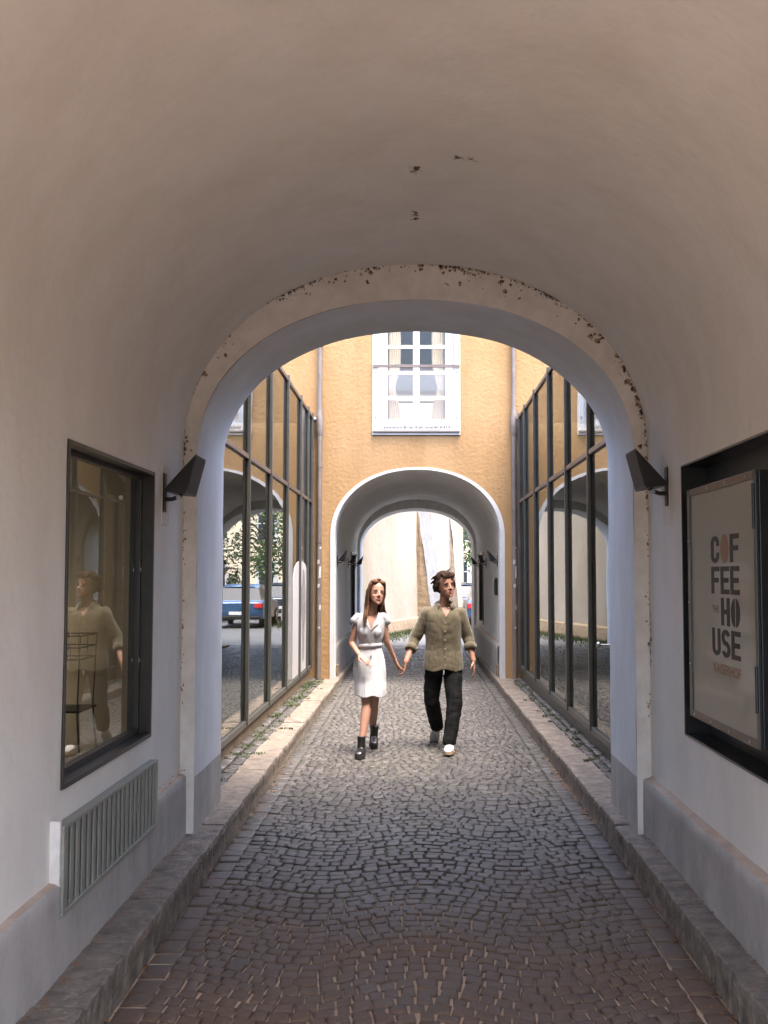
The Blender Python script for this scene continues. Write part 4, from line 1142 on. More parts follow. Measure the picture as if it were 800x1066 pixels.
def car(loc, rz, paint, label, group='cars parked in the lane'):
    r_ = empty('parked_car', loc, rz); tag(r_, label, 'car', group)
    # side profile (x along the car, z up); rear at -x
    low = [(-2.05, .32), (-2.1, .55), (-2.08, .85), (-1.95, .93), (-1.2, .97), (0.9, .95), (1.75, .84), (2.05, .70), (2.1, .5), (2.05, .28)]
    W_ = 0.88
    m_ = MB(); rows = []
    for y, k in ((-W_, .93), (-W_ * .97, 1.0), (-W_ * .8, 1.015), (0, 1.03), (W_ * .8, 1.015), (W_ * .97, 1.0), (W_, .93)):
        rows.append([(x * (0.985 if abs(y) > .8 else 1.0) * (1.0 if abs(y) > .5 else 1.015), y, .28 + (z - .28) * k) for x, z in low])
    m_.grid(rows, close_u=True); m_.face(rows[0]); m_.face(rows[-1][::-1])
    body = m_.build('body', paint, r_, smooth=False, loc=(0, 0, 0), bevel=.02, merge=True)
    cab = [(-1.85, .93), (-1.62, 1.36), (-1.1, 1.46), (0.1, 1.44), (0.95, .95)]
    m_ = MB(); rows = []
    for y, k in ((-.80, 0), (-.62, 1), (.62, 1), (.80, 0)):
        rows.append([(x, y, z) for x, z in cab] if k else [(x * .98 + .0, y, .93) for x, z in cab])
    # side glass as inclined quads
    for sg in (-1, 1):
        bot = [(x, sg * .80, .93) for x, z in cab]; topr = [(x, sg * .62, z) for x, z in cab]
        for i in range(4):
            q = [bot[i], bot[i + 1], topr[i + 1], topr[i]]; m_.face(q if sg > 0 else q[::-1])
    for i in (0, 3):
        a, b = cab[i], cab[i + 1]; m_.face([(a[0], -.62, a[1]), (b[0], -.62, b[1]), (b[0], .62, b[1]), (a[0], .62, a[1])])
    m_.build('windows', M['car_glass'], r_, loc=(0, 0, 0))
    m_ = MB(); rows = []
    for i in (1, 2, 3):
        x, z = cab[i]; rows.append([(x, -.64, z - .01), (x, -.5, z + .03), (x, 0, z + .05), (x, .5, z + .03), (x, .64, z - .01)])
    m_.grid(rows); m_.build('roof', paint, r_, loc=(0, 0, 0), smooth=True)
    for wx in (-1.3, 1.3):
        for sg in (-1, 1):
            w = MB(); w.tube([(wx, sg * .70, .31), (wx, sg * .89, .31)], .31, 20); wo_ = w.build('wheel', M['rubber'], r_, loc=(0, 0, 0))
            q = MB(); q.tube([(wx, sg * .80, .31), (wx, sg * .895, .31)], .19, 12); q.build('rim', M['steel'], wo_, loc=(0, 0, 0))
    for sg in (-1, 1):
        q = MB(); q.box(-2.13, -2.04, sg * .72 - .13, sg * .72 + .13, .68, .86); q.build('tail_light', M['tail_red'], r_, loc=(0, 0, 0), bevel=.02)
        q = MB(); q.box(2.0, 2.10, sg * .66 - .15, sg * .66 + .15, .58, .70); q.build('headlight', M['steel'], r_, loc=(0, 0, 0), bevel=.02)
    q = MB(); q.box(-2.14, -2.09, -.26, .26, .46, .57); q.build('number_plate', M['plate_white'], r_, loc=(0, 0, 0))
    q = MB(); q.box(-2.15, -2.05, -.8, .8, .30, .42); q.build('bumper', M['black_metal'], r_, loc=(0, 0, 0), bevel=.02)
car((2.62, 38.0, 0), R(90), M['car_blue'], 'blue parked car showing its rear with a red tail light beside the man')
car((2.0, 44.5, 0), R(90), M['car_dark'], 'dark car parked in front of the blue one')
car((5.0, 41.5, 0), R(90), M['car_blue'], 'blue car parked in the outer row beside the conifer')

# ------------------------------------------------------------------ café furniture behind the window
ws = empty('wire_chair', (-2.35, 7.0, 0.17)); tag(ws, 'black wire bar chair inside the cafe window', 'chair')
cx_, cy_ = -2.15, 6.45
m_ = MB()
def ringp(z, w, d, y_=0): return [(cx_ - w, cy_ - d + y_, z), (cx_ + w, cy_ - d + y_, z), (cx_ + w, cy_ + d + y_, z), (cx_ - w, cy_ + d + y_, z), (cx_ - w, cy_ - d + y_, z)]
for z, w in ((1.44, .17), (1.37, .165), (1.30, .16)): m_.tube(ringp(z, w, .16), .004, 6)
for i in range(7):
    for sgy in (-1, 1): m_.tube([(cx_ - .17 + .056 * i, cy_ + sgy * .16, 1.44), (cx_ - .16 + .053 * i, cy_ + sgy * .16, 1.30)], .0025, 5)
for sgx in (-1, 1):
    for sgy in (-1, 1): m_.tube([(cx_ + sgx * .16, cy_ + sgy * .16, 1.30), (cx_ + sgx * .15, cy_ + sgy * .15, 1.0)], .004, 6)
m_.build('wire_back', M['black_metal'], ws)
m_ = MB(); m_.box(cx_ - .17, cx_ + .17, cy_ - .17, cy_ + .17, .987, 1.0); m_.build('seat', M['black_metal'], ws, bevel=.01)
for sx in (-1, 1):
    for sy in (-1, 1):
        m_ = MB(); m_.tube([(cx_ + sx * .15, cy_ + sy * .15, .987), (cx_ + sx * .22, cy_ + sy * .21, .172)], .006, 7); m_.build('leg', M['black_metal'], ws)
tl = empty('table_lamp', (-2.9, 7.0, 1.0)); tag(tl, 'small glowing orange lamp inside the cafe window', 'lamp')
m_ = MB(); m_.tube([(-2.9, 6.9, 1.19), (-2.9, 6.9, 1.25)], [.15, .12], 20); m_.build('lamp_shade', M['lamp_glow'], tl)
m_ = MB(); m_.tube([(-2.9, 6.9, .92), (-2.9, 6.9, 1.19)], .008, 8); m_.tube([(-2.9, 6.9, .915), (-2.9, 6.9, .93)], .07, 16); m_.build('stem', M['black_metal'], tl)
tb = empty('cafe_table', (-2.9, 6.9, .17)); tag(tb, 'dark high cafe table that carries the glowing lamp', 'table')
m_ = MB(); m_.tube([(-2.9, 6.9, .885), (-2.9, 6.9, .915)], .28, 28); m_.build('table_top', M['room'], tb)
m_ = MB(); m_.tube([(-2.9, 6.9, .172), (-2.9, 6.9, .885)], .025, 10); m_.tube([(-2.9, 6.9, .172), (-2.9, 6.9, .185)], .2, 20); m_.build('leg', M['black_metal'], tb)

# ------------------------------------------------------------------ moss, weeds and fallen leaves
mw = MB()
def tuft(x, y, z, r, n_, h):
    for _ in range(n_):
        a = random.uniform(0, 6.28); q = r * random.random(); bx_, by_ = x + q * math.cos(a), y + q * math.sin(a)
        b = random.uniform(0, 6.28); l_ = h * random.uniform(.5, 1.2); w = .004 + l_ * .10
        tx, ty = bx_ + math.cos(b) * l_ * .5, by_ + math.sin(b) * l_ * .5
        mw.face([(bx_ - w * math.sin(b), by_ + w * math.cos(b), z), (tx, ty, z + l_ * .8), (bx_ + w * math.sin(b), by_ - w * math.cos(b), z)])
for _ in range(150):
    y = random.uniform(8.5, 17.2); dens = max(0, noise.noise(Vector((y * .6, 3, 0))) + .55)
    if random.random() < dens: tuft(-GX + 0.03 + abs(random.gauss(0, .10)), y, KH + .005 - (y - Y2) * .004, .06, 26, .024)
for _ in range(45):
    y = random.uniform(8.3, 17.2); tuft(GX - .03 - abs(random.gauss(0, .10)), y, KH + .005 - (y - Y2) * .004, .05, 16, .03)
for _ in range(150):
    y = random.uniform(8.5, 26); sd = random.choice((-1, 1)); x = (KL + .01) if sd < 0 else (KR - .01)
    if Y3 < y and random.random() < .6: continue
    tuft(x + .02 * -sd + random.uniform(-.01, .03) * -sd, y, -.008, .03, 10, .02)
for _ in range(90):
    y = random.uniform(9, 17); x = random.choice((KL + GUT, KL + GUT, KR - GUT, KR - GUT)) + random.gauss(0, .01)
    tuft(x, y, -.008, .02, 8, .014)
tag(mw.build('weeds', M['grass']), 'low green weeds and moss along the pavement joints', 'weeds', kind='stuff')
dl = MB()
def leaf(x, y, z, s_):
    a = random.uniform(0, 6.28); u = Vector((math.cos(a), math.sin(a), random.uniform(-.35, .35))) * s_; v = Vector((-math.sin(a), math.cos(a), random.uniform(-.5, .5))) * s_ * .55
    c = Vector((x, y, z + s_ * .35)); dl.face([c - u, c - v * .8 - u * .2, c + u, c + v * .8 - u * .1])
for _ in range(900):
    y = random.uniform(3.2, 10.5); sd = random.choice((-1, 1, 1)); base = KL if sd < 0 else KR
    if noise.noise(Vector((y * 1.3, sd, 0))) < -.15 and random.random() < .8: continue
    leaf(base - sd * (0.005 + abs(random.gauss(0, .028))), y, .004, random.uniform(.006, .016))
for _ in range(520):
    y = random.uniform(3.2, 6.75); sd = random.choice((-1, 1)); leaf(sd * (1.437 - abs(random.gauss(0, .016))), y, KH + .008, random.uniform(.004, .012))
for _ in range(110):
    leaf(random.uniform(KL, KR), random.uniform(3.5, 12), .006, random.uniform(.004, .011))
for _ in range(80):
    leaf(-1.485 + random.uniform(0, .05), random.uniform(6.1, 6.75), .575, random.uniform(.004, .009))
tag(dl.build('leaf_litter', M['dry_leaf']), 'small dry brown leaves gathered along the kerbs', 'leaves', kind='stuff')
cf = MB()
for _ in range(34):
    x, y = random.uniform(KL + .05, KR - .05), random.uniform(4.5, 14); s_ = random.uniform(.006, .014); a = random.uniform(0, 6.28)
    cf.face([(x + s_ * math.cos(a + k * 1.57) * (1 if k % 2 else .6), y + s_ * math.sin(a + k * 1.57), .008 + .003 * (k % 2)) for k in range(4)])
tag(cf.build('petal_litter', M['sticker']), 'pale flecks scattered on the cobbles', 'litter', kind='stuff')

# ------------------------------------------------------------------ people
def voxel(mb, voxel_size, smooth=2, name='tmp'):
    me = bpy.data.meshes.new(name); me.from_pydata([tuple(p) for p in mb.v], [], mb.f); me.update()
    o = bpy.data.objects.new(name, me); COL.objects.link(o)
    b = bmesh.new(); b.from_mesh(me); bmesh.ops.remove_doubles(b, verts=b.verts, dist=1e-5); bmesh.ops.recalc_face_normals(b, faces=b.faces); b.to_mesh(me); b.free()
    r_ = o.modifiers.new('r', 'REMESH'); r_.mode = 'VOXEL'; r_.voxel_size = voxel_size
    if smooth:
        s_ = o.modifiers.new('s', 'SMOOTH'); s_.iterations = smooth; s_.factor = .5
    dg = bpy.context.evaluated_depsgraph_get(); dg.update()
    out = bpy.data.meshes.new_from_object(o.evaluated_get(dg)); bpy.data.objects.remove(o)
    return out

def cap(mb, a, b, ra, rb, n=12):
    """tapered limb with round ends"""
    a = Vector(a); b = Vector(b); d = (b - a); L = d.length
    if L < 1e-6: mb.ell(a, (ra, ra, ra), n, 8); return
    d.normalize(); up = Vector((0, 0, 1)) if abs(d.z) < .9 else Vector((1, 0, 0)); x = d.cross(up).normalized(); y = x.cross(d).normalized()
    rows = []
    for k in range(4):
        t = math.pi / 2 * (k / 3); c = a - d * ra * math.cos(t); q = max(ra * math.sin(t), 1e-4); rows.append((c, q))
    for k in range(4):
        t = math.pi / 2 * (k / 3); c = b + d * rb * math.sin(t); q = max(rb * math.cos(t), 1e-4); rows.append((c, q))
    mb.grid([[c + (x * math.cos(2 * math.pi * j / n) + y * math.sin(2 * math.pi * j / n)) * q for j in range(n)] for c, q in rows], close_u=True, flip=True)
    i0 = rows[0]; i1 = rows[-1]
def chain(mb, pts, rs):
    for i in range(len(pts) - 1): cap(mb, pts[i], pts[i + 1], rs[i], rs[i + 1])

def loft(mb, secs, n=28, sub=5):
    """closed smooth tube through elliptical sections (z, rx, ry, cx, cy)"""
    P = [secs[0]] + list(secs) + [secs[-1]]; out = []
    for i in range(1, len(P) - 2):
        for k in range(sub):
            t = k / sub; a, b, c, d = P[i - 1], P[i], P[i + 1], P[i + 2]
            out.append(tuple(.5 * (2 * b[j] + (c[j] - a[j]) * t + (2 * a[j] - 5 * b[j] + 4 * c[j] - d[j]) * t * t + (3 * b[j] - a[j] - 3 * c[j] + d[j]) * t ** 3) for j in range(5)))
    out.append(secs[-1])
    rows = [[(cx + rx * math.copysign(abs(math.cos(2 * math.pi * j / n)) ** .88, math.cos(2 * math.pi * j / n)), cy + ry * math.copysign(abs(math.sin(2 * math.pi * j / n)) ** .88, math.sin(2 * math.pi * j / n)), z) for j in range(n)] for z, rx, ry, cx, cy in out]
    mb.grid(rows, close_u=True); mb.face(rows[0]); mb.face(rows[-1][::-1])
def hand(mb, wrist, d, palm_n, curl, s_=1.0, thumb=1):
    """palm and five fingers. d: direction wrist->knuckles, palm_n: normal the fingers curl to"""
    w = Vector(wrist); d = Vector(d).normalized(); n = Vector(palm_n); n = (n - d * n.dot(d)).normalized(); sdv = d.cross(n).normalized() * thumb
    kn = w + d * .085 * s_
    for o_ in (-.024, -.008, .008, .024):
        cap(mb, w + sdv * o_ * .6 * s_, kn + sdv * o_ * s_, .0125 * s_, .0115 * s_)
    for o_, l_ in ((.028, .078), (.0095, .088), (-.0095, .082), (-.028, .066)):
        p = kn + sdv * o_ * s_; dd = d.copy(); ang = curl * .5
        for k, fr_ in enumerate((.45, .32, .25)):
            ax = d * math.cos(ang) + n * math.sin(ang); q = p + ax * l_ * fr_ * s_
            cap(mb, p, q, (.0092 - .0008 * k) * s_, (.0086 - .0008 * k) * s_, 8); p = q; ang += curl
    p = w + d * .025 * s_ + sdv * .024 * s_; q = p + (d * .6 + sdv * .55 + n * .35).normalized() * .042 * s_; r2 = q + (d * .9 + sdv * .1 + n * .4).normalized() * .036 * s_
    cap(mb, p, q, .012 * s_, .0105 * s_, 8); cap(mb, q, r2, .0105 * s_, .008 * s_, 8)

HS = 1.10
def head_parts(mb, C, rot, male):
    """one smooth head lofted from chin to crown, with nose, ears and lips grown onto it"""
    rot = rot * HS
    w = 1.0 if male else .93
    def E(c, r): mb.ell(C + rot @ Vector(c), r, 20, 14, rot=rot)
    secs = [(-.112, .012, -.078, -.050), (-.106, .026, -.088, -.030), (-.094, .039, -.094, -.010), (-.076, .051, -.0945, .015), (-.056, .0585, -.094, .045), (-.032, .064, -.093, .070), (0, .069, -.089, .092),
            (.03, .073, -.091, .104), (.06, .074, -.087, .108), (.088, .067, -.070, .098), (.108, .050, -.045, .078), (.120, .028, -.015, .050), (.124, .008, .005, .028)]
    rows = []
    for z, rx, f, bk in secs:
        row = []
        for j in range(32):
            a = 2 * math.pi * j / 32
            row.append(C + rot @ Vector((rx * w * math.cos(a), (f + bk) / 2 + (bk - f) / 2 * math.sin(a), z)))
        rows.append(row)
    mb.grid(rows, close_u=True); mb.face(rows[0]); mb.face(rows[-1][::-1])
    for s_ in (-1, 1):
        E((s_ * .036 * w, -.063, -.034), (.018, .019, .018)); E((s_ * .072 * w, .014, -.012), (.007, .016, .028))
        E((s_ * .012, -.096, -.033), (.0075, .009, .0065)); E((s_ * .030, -.0775, .020), (.020, .010, .007))
    cap(mb, C + rot @ Vector((0, -.089, .010)), C + rot @ Vector((0, -.108, -.029)), .0065 * HS, .0100 * HS, 8)
    E((0, -.0875, -.060), (.025, .010, .012)); E((0, -.086, -.098), (.016, .012, .011))

def face_details(C, rot, parent, male, brow_mat):
    rot = rot * HS
    def T(p): return C + rot @ Vector(p)
    for s_ in (-1, 1):
        m_ = MB(); m_.ell(T((s_ * .031, -.0815, .000)), (.0105, .0060, .0040), 12, 8, rot=rot); e = m_.build('eye', M['teeth'], parent, smooth=True)
        m_ = MB(); m_.ell(T((s_ * .031 + .002, -.0868, .000)), (.0054, .003, .0048), 10, 8, rot=rot); m_.build('iris', M['eye_dark'], e, smooth=True)
        m_ = MB(); m_.tube([T((s_ * .017, -.0862, .004)), T((s_ * .031, -.0885, .0062)), T((s_ * .045, -.0790, .002))], [.0018, .0026, .0018], 6); m_.build('eyelid', brow_mat, e)
        m_ = MB(); m_.tube([T((s_ * .014, -.0925, .019)), T((s_ * .031, -.0895, .025)), T((s_ * .050, -.0745, .019))], [.003, .0042 if male else .003, .002], 6); m_.build('eyebrow', brow_mat, parent)
    # open smile: teeth between two lips
    xs = [-.026, -.018, -.008, 0, .008, .018, .026]
    zt = lambda x: -.0535 + 8.0 * x * x; zb = lambda x: -.0665 + 19.0 * x * x
    yv = lambda x: -.0975 + 15 * x * x
    m_ = MB(); m_.grid([[T((x, yv(x) + .0025, zt(x))) for x in xs], [T((x, yv(x) + .0025, zb(x))) for x in xs]]); t_ = m_.build('teeth', M['teeth'], parent, smooth=True)
    md = t_.modifiers.new('t', 'SOLIDIFY'); md.thickness = .002
    m_ = MB(); m_.tube([T((x, yv(x) - .001, zt(x) + .002)) for x in xs], [.001, .0028, .0036, .003, .0036, .0028, .001], 6); m_.build('upper_lip', M['lips'], parent, smooth=True)
    m_ = MB(); m_.tube([T((x, yv(x) - .001, zb(x) - .002)) for x in xs], [.001, .003, .0042, .0046, .0042, .003, .001], 6); m_.build('lower_lip', M['lips'], parent, smooth=True)

def cloth(mb, name, vox, material, parent, cut, fold=.006, fsc=(9, 9, 3.2), seed=0, smooth=3, thick=.003, crease=.9):
    me = voxel(mb, vox, smooth)
    b = bmesh.new(); b.from_mesh(me); b.normal_update()
    for v in b.verts:
        p = v.co; q = Vector((p.x * fsc[0] + seed, p.y * fsc[1], p.z * fsc[2]))
        d = noise.fractal(q, .9, 2.1, 3) * fold + (abs(noise.noise(Vector((p.x * 9 + p.z * 7, p.y * 6 + seed, p.z * 11 - p.x * 6)))) - .25) * fold * crease
        v.co = p + v.normal * d
    dead = [f for f in b.faces if cut(f.calc_center_median(), f.normal)]
    bmesh.ops.delete(b, geom=dead, context='FACES')
    bmesh.ops.delete(b, geom=[v for v in b.verts if not v.link_faces], context='VERTS')
    for _ in range(10):
        nw = {}
        for v in b.verts:
            nb = [e.other_vert(v).co for e in v.link_edges if e.is_boundary]
            if len(nb) == 2: nw[v] = v.co * .4 + (nb[0] + nb[1]) * .3
        for v, c_ in nw.items(): v.co = c_
    b.to_mesh(me); b.free()
    o = link(name, me, material, parent, smooth=True)
    md = o.modifiers.new('t', 'SOLIDIFY'); md.thickness = thick; md.offset = -1
    return o
def skin_obj(mb, name, vox, material, parent, smooth=3):
    me = voxel(mb, vox, smooth); me.name = name
    return link(name, me, material, parent, smooth=True)

# ---- the man
YM = 11.15
man = empty('person', (0.285, YM, 0)); tag(man, 'man walking in an olive linen shirt and black trousers, holding the hand of the woman', 'person')
HD = Vector((0.318, YM - .01, 1.690)); rotm = Matrix.Rotation(R(23), 3, 'Z') @ Matrix.Rotation(R(-5), 3, 'Y') @ Matrix.Rotation(R(-3), 3, 'X')
b_ = MB(); head_parts(b_, HD, rotm, True)
V = Vector
hipL, hipR = V((.205, YM + .02, .93)), V((.375, YM, .93))
shL, shR = V((.128, YM, 1.405)), V((.462, YM, 1.405))
chain(b_, [V((.295, YM + .02, 1.40)), V((.302, YM + .012, 1.53)), V((.312, YM + .02, 1.63))], [.060, .052, .052])
loft(b_, [(.88, .14, .095, .29, YM), (.98, .145, .10, .29, YM), (1.10, .135, .095, .29, YM), (1.25, .15, .105, .291, YM), (1.38, .155, .095, .292, YM), (1.46, .09, .06, .295, YM + .01)])
cap(b_, shL, shR, .055, .055)
kneL, ankL = V((.165, YM + .02, .475)), V((.222, YM + .36, .17))
kneR, ankR = V((.380, YM - .16, .49)), V((.345, YM - .30, .10))
chain(b_, [hipL, kneL, ankL], [.066, .058, .040]); chain(b_, [hipR, kneR, ankR], [.066, .058, .040])
cap(b_, ankL, V((.215, YM + .40, .12)), .036, .030); cap(b_, ankR, V((.340, YM - .33, .07)), .036, .028)
elL, wrL = V((-.012, YM + .02, 1.135)), V((-.098, YM - .135, .905))
elR, wrR = V((.552, YM + .02, 1.150)), V((.600, YM - .07, .915))
chain(b_, [shL, elL, wrL], [.052, .041, .029]); chain(b_, [shR, elR, wrR], [.052, .041, .029])
hand(b_, wrL, (-.22, -.02, -1), (-1, .0, 0), .55, 1.05, thumb=1)
hand(b_, wrR, (.12, -.1, -1), (-1, .15, 0), .32, 1.05, thumb=-1)
skin_obj(b_, 'body', .0045, M['skin_tan'], man, smooth=5)
face_details(HD, rotm, man, True, M['hair_man'])
# hair: wavy locks swept back
h_ = MB(); rnd = random.Random(4)
rotm = rotm * HS
def EH(c, r): h_.ell(HD + rotm @ V(c), r, 16, 12, rot=rotm)
EH((0, .035, .066), (.088, .096, .084)); EH((0, -.03, .112), (.055, .05, .028)); EH((0, .06, .0), (.083, .065, .08)); EH((0, -.045, .105), (.060, .045, .030))
for k in range(130):
    a = rnd.uniform(0, 2 * math.pi); el = rnd.uniform(-.45, 1.45)
    d = V((math.cos(el) * math.sin(a), math.cos(el) * math.cos(a), math.sin(el)))
    if d.y < -.35 and el < .75: continue
    p = V((d.x * .082, .028 + d.y * .095, .052 + d.z * .085))
    tdir = V((d.y * .4 + rnd.uniform(-.5, .5), .5 + rnd.uniform(-.3, .3), -.6 + rnd.uniform(-.3, .3))).normalized()
    q = p + tdir * .035 + d * .008; s2 = q + (tdir + V((rnd.uniform(-.8, .8), rnd.uniform(-.5, .5), rnd.uniform(-.5, .2)))).normalized() * .025
    chain(h_, [HD + rotm @ p, HD + rotm @ q, HD + rotm @ s2], [.014, .012, .006])
for sg in (-1, 1):
    for k in range(6): chain(h_, [HD + rotm @ V((sg * .078, -.01 + .016 * k, .04)), HD + rotm @ V((sg * .088, .0 + .018 * k, .0)), HD + rotm @ V((sg * .082, .012 + .018 * k, -.045))], [.014, .015, .008])
for k in range(7): chain(h_, [HD + rotm @ V((-.05 + .018 * k, -.055, .112)), HD + rotm @ V((-.048 + .018 * k, -.082, .095)), HD + rotm @ V((-.058 + .018 * k, -.088, .070))], [.013, .011, .005])
chain(h_, [HD + rotm @ V((.02, .0, .13)), HD + rotm @ V((.05, -.02, .155)), HD + rotm @ V((.06, -.02, .172))], [.012, .006, .003])
skin_obj(h_, 'hair', .0045, M['hair_man'], man, smooth=1)
# shirt
s_ = MB()
cap(s_, shL + V((-.005, 0, .0)), shR + V((.005, 0, .0)), .066, .066)
loft(s_, [(.74, .216, .152, .286, YM), (.82, .215, .152, .287, YM), (.92, .207, .143, .288, YM), (1.04, .190, .126, .290, YM), (1.16, .188, .128, .290, YM), (1.28, .196, .130, .291, YM), (1.38, .200, .118, .292, YM), (1.44, .165, .096, .294, YM + .01), (1.48, .118, .084, .297, YM + .02), (1.52, .078, .070, .302, YM + .02), (1.56, .072, .068, .305, YM + .02)])
chain(s_, [shL, elL, elL + (wrL - elL) * .30], [.070, .062, .056]); chain(s_, [shR, elR, elR + (wrR - elR) * .28], [.070, .062, .056])
def cutm(c, n):
    if c.z < .815 + .012 * math.sin(c.x * 26) and .05 < c.x < .53 and abs(c.y - YM) < .2: return True
    eL = elL + (wrL - elL) * .42; dL = (wrL - elL).normalized()
    if c.x < .05 and (c - eL).dot(dL) > 0: return True
    eR = elR + (wrR - elR) * .40; dR = (wrR - elR).normalized()
    if c.x > .515 and (c - eR).dot(dR) > 0: return True
    if c.z > 1.525 and .2 < c.x < .4: return True
    # open neck
    if c.y < YM + .02 and c.z > 1.365:
        wv = (c.z - 1.365) * .48
        if abs(c.x - .318) < wv: return True
    return False
shirt = cloth(s_, 'shirt', .007, M['cloth_shirt'], man, cutm, fold=.0075, fsc=(9, 9, 3.0), seed=3, crease=.7)
for e, w_ in ((elL, wrL), (elR, wrR)):
    d = (w_ - e).normalized(); c = e + (w_ - e) * .40; m_ = MB(); rows = []
    up = d.cross(V((0, 1, 0))).normalized(); sdv = d.cross(up)
    for k, (o_, r0) in enumerate(((-.035, .055), (-.03, .064), (0, .066), (.03, .063), (.034, .052), (.02, .047))):
        rows.append([c + d * (o_ + .006 * math.sin(j * .9)) + (up * math.cos(2 * math.pi * j / 20) + sdv * math.sin(2 * math.pi * j / 20)) * (r0 + .003 * math.sin(j * 1.7 + k)) for j in range(20)])
    m_.grid(rows, close_u=True); m_.build('cuff', M['cloth_shirt'], shirt, smooth=True)
# collar
m_ = MB()
for sg in (-1, 1):
    rows = []
    for k in range(9):
        t = k / 8; a = t * R(150)
        r0 = .079 + .010 * t
        bx_ = .308 + sg * r0 * math.sin(a); by_ = YM + .022 + r0 * math.cos(a)
        zt_ = 1.548 - .045 * t - .03 * max(0, t - .7)
        ox, oy = sg * math.sin(a), math.cos(a); fl = .006 + .022 * t
        rows.append([(bx_ - ox * .004, by_ - oy * .004, zt_ - .03), (bx_, by_, zt_), (bx_ + ox * (.010 + fl * .5), by_ + oy * (.010 + fl * .5), zt_ - .010), (bx_ + ox * (.018 + fl) , by_ + oy * (.016 + fl * .6) , zt_ - .044 - .022 * t)])
    m_.grid(rows)
co_ = m_.build('collar', M['cloth_shirt'], shirt, smooth=True); md = co_.modifiers.new('t', 'SOLIDIFY'); md.thickness = .002
for z in (1.31, 1.22, 1.13, 1.04, .95, .87):
    m_ = MB(); m_.tube([(.306, YM - .150 + (.014 if z > 1.25 else 0), z), (.306, YM - .135, z)], .0065, 10); m_.build('button', M['button'], shirt)
m_ = MB(); m_.grid([[(.290, YM - .1335 - .006 * math.sin(z * 30), z), (.322, YM - .1335 - .006 * math.sin(z * 30), z)] for z in [.83 + .02 * i for i in range(23)]])
# trousers
t_ = MB()
loft(t_, [(.76, .200, .118, .287, YM), (.84, .199, .124, .287, YM), (.92, .188, .120, .288, YM), (1.02, .172, .112, .289, YM)])
chain(t_, [V((.196, YM + .01, .93)), V((.186, YM + .01, .78)), V((.168, YM + .01, .48)), V((.215, YM + .30, .25)), V((.228, YM + .37, .17))], [.090, .098, .084, .072, .070])
chain(t_, [V((.380, YM - .01, .93)), V((.386, YM - .035, .78)), V((.398, YM - .15, .48)), V((.362, YM - .24, .22)), V((.345, YM - .29, .11))], [.088, .097, .085, .075, .073])
def cutt(c, n):
    if c.z > 1.0: return True
    if c.x > .28 and c.z < .085: return True
    if c.x < .30 and c.y > YM + .2 and (c - V((.228, YM + .375, .16))).dot(V((0, .55, -.83))) > 0: return True
    return False
cloth(t_, 'trousers', .007, M['cloth_trousers'], man, cutt, fold=.009, fsc=(6, 6, 7), seed=8)
ds = MB(); chain(ds, [V((.292, YM - .142, .83)), V((.291, YM - .150, .80)), V((.288, YM - .145, .775))], [.005, .006, .007]); skin_obj(ds, 'drawstring', .003, M['shoe_white'], man, 0)
def shoe(heel, toe, up, name, mat_, solem, parent, w=.050, boot=0.0, thick=.022, high=.062):
    heel = V(heel); toe = V(toe); f = (toe - heel); L = f.length; f.normalize(); up = V(up); up = (up - f * up.dot(f)).normalized(); sd = f.cross(up)
    m_ = MB(); rows = []
    for k in range(13):
        t = k / 12; ww = w * (0.62 + .38 * math.sin(math.pi * min(1, t * .62 + .18)) if t < .9 else .70) * (1 if t < .95 else .7)
        ww = w * (.70 + .30 * math.sin(math.pi * (t * .9 + .05)) ** 1.0) * (1.0 if .03 < t < .94 else .55)
        hh = high * (1.0 if t < .35 else 1.0 - .55 * (t - .35) / .65) * (1 if .03 < t < .96 else .5)
        row = []
        for j in range(14):
            a = 2 * math.pi * j / 14; row.append(heel + f * L * t + sd * ww * math.cos(a) + up * (thick + hh * .5 + hh * .5 * math.sin(a)))
        rows.append(row)
    m_.grid(rows, close_u=True); m_.face(rows[0]); m_.face(rows[-1][::-1])
    if boot:
        c0 = heel + f * L * .27 + up * (thick + high * .6)
        m_.tube([c0 - up * .02, c0 + up * boot * .5, c0 + up * boot], [w * .98, w * .90, w * .96], 16)
    so_ = voxel(m_, .005, 3); so_.name = name; o = link(name, so_, mat_, parent, smooth=True)
    q = MB(); bot, topr = [], []
    for j in range(28):
        a = 2 * math.pi * j / 28; cx2 = L * .5 + L * .52 * math.cos(a); ww = w * 1.06 * math.copysign(abs(math.sin(a)) ** .75, math.sin(a)) * (1 - .12 * math.cos(a + 3.14))
        bot.append(heel + f * cx2 + sd * ww); topr.append(heel + f * cx2 + sd * ww + up * (thick + .006))
    q.grid([bot, topr], close_u=True); q.face(bot[::-1]); q.face(topr); q.build('sole', solem, o)
    return o
shoe((.350, YM - .26, .003), (.322, YM - .555, .022), (0, .1, 1), 'shoe', M['shoe_white'], M['sole_tan'], man)
shoe((.222, YM + .415, .150), (.198, YM + .50, -.112 + .115), (.0, -.95, .25), 'shoe', M['shoe_white'], M['sole_tan'], man)

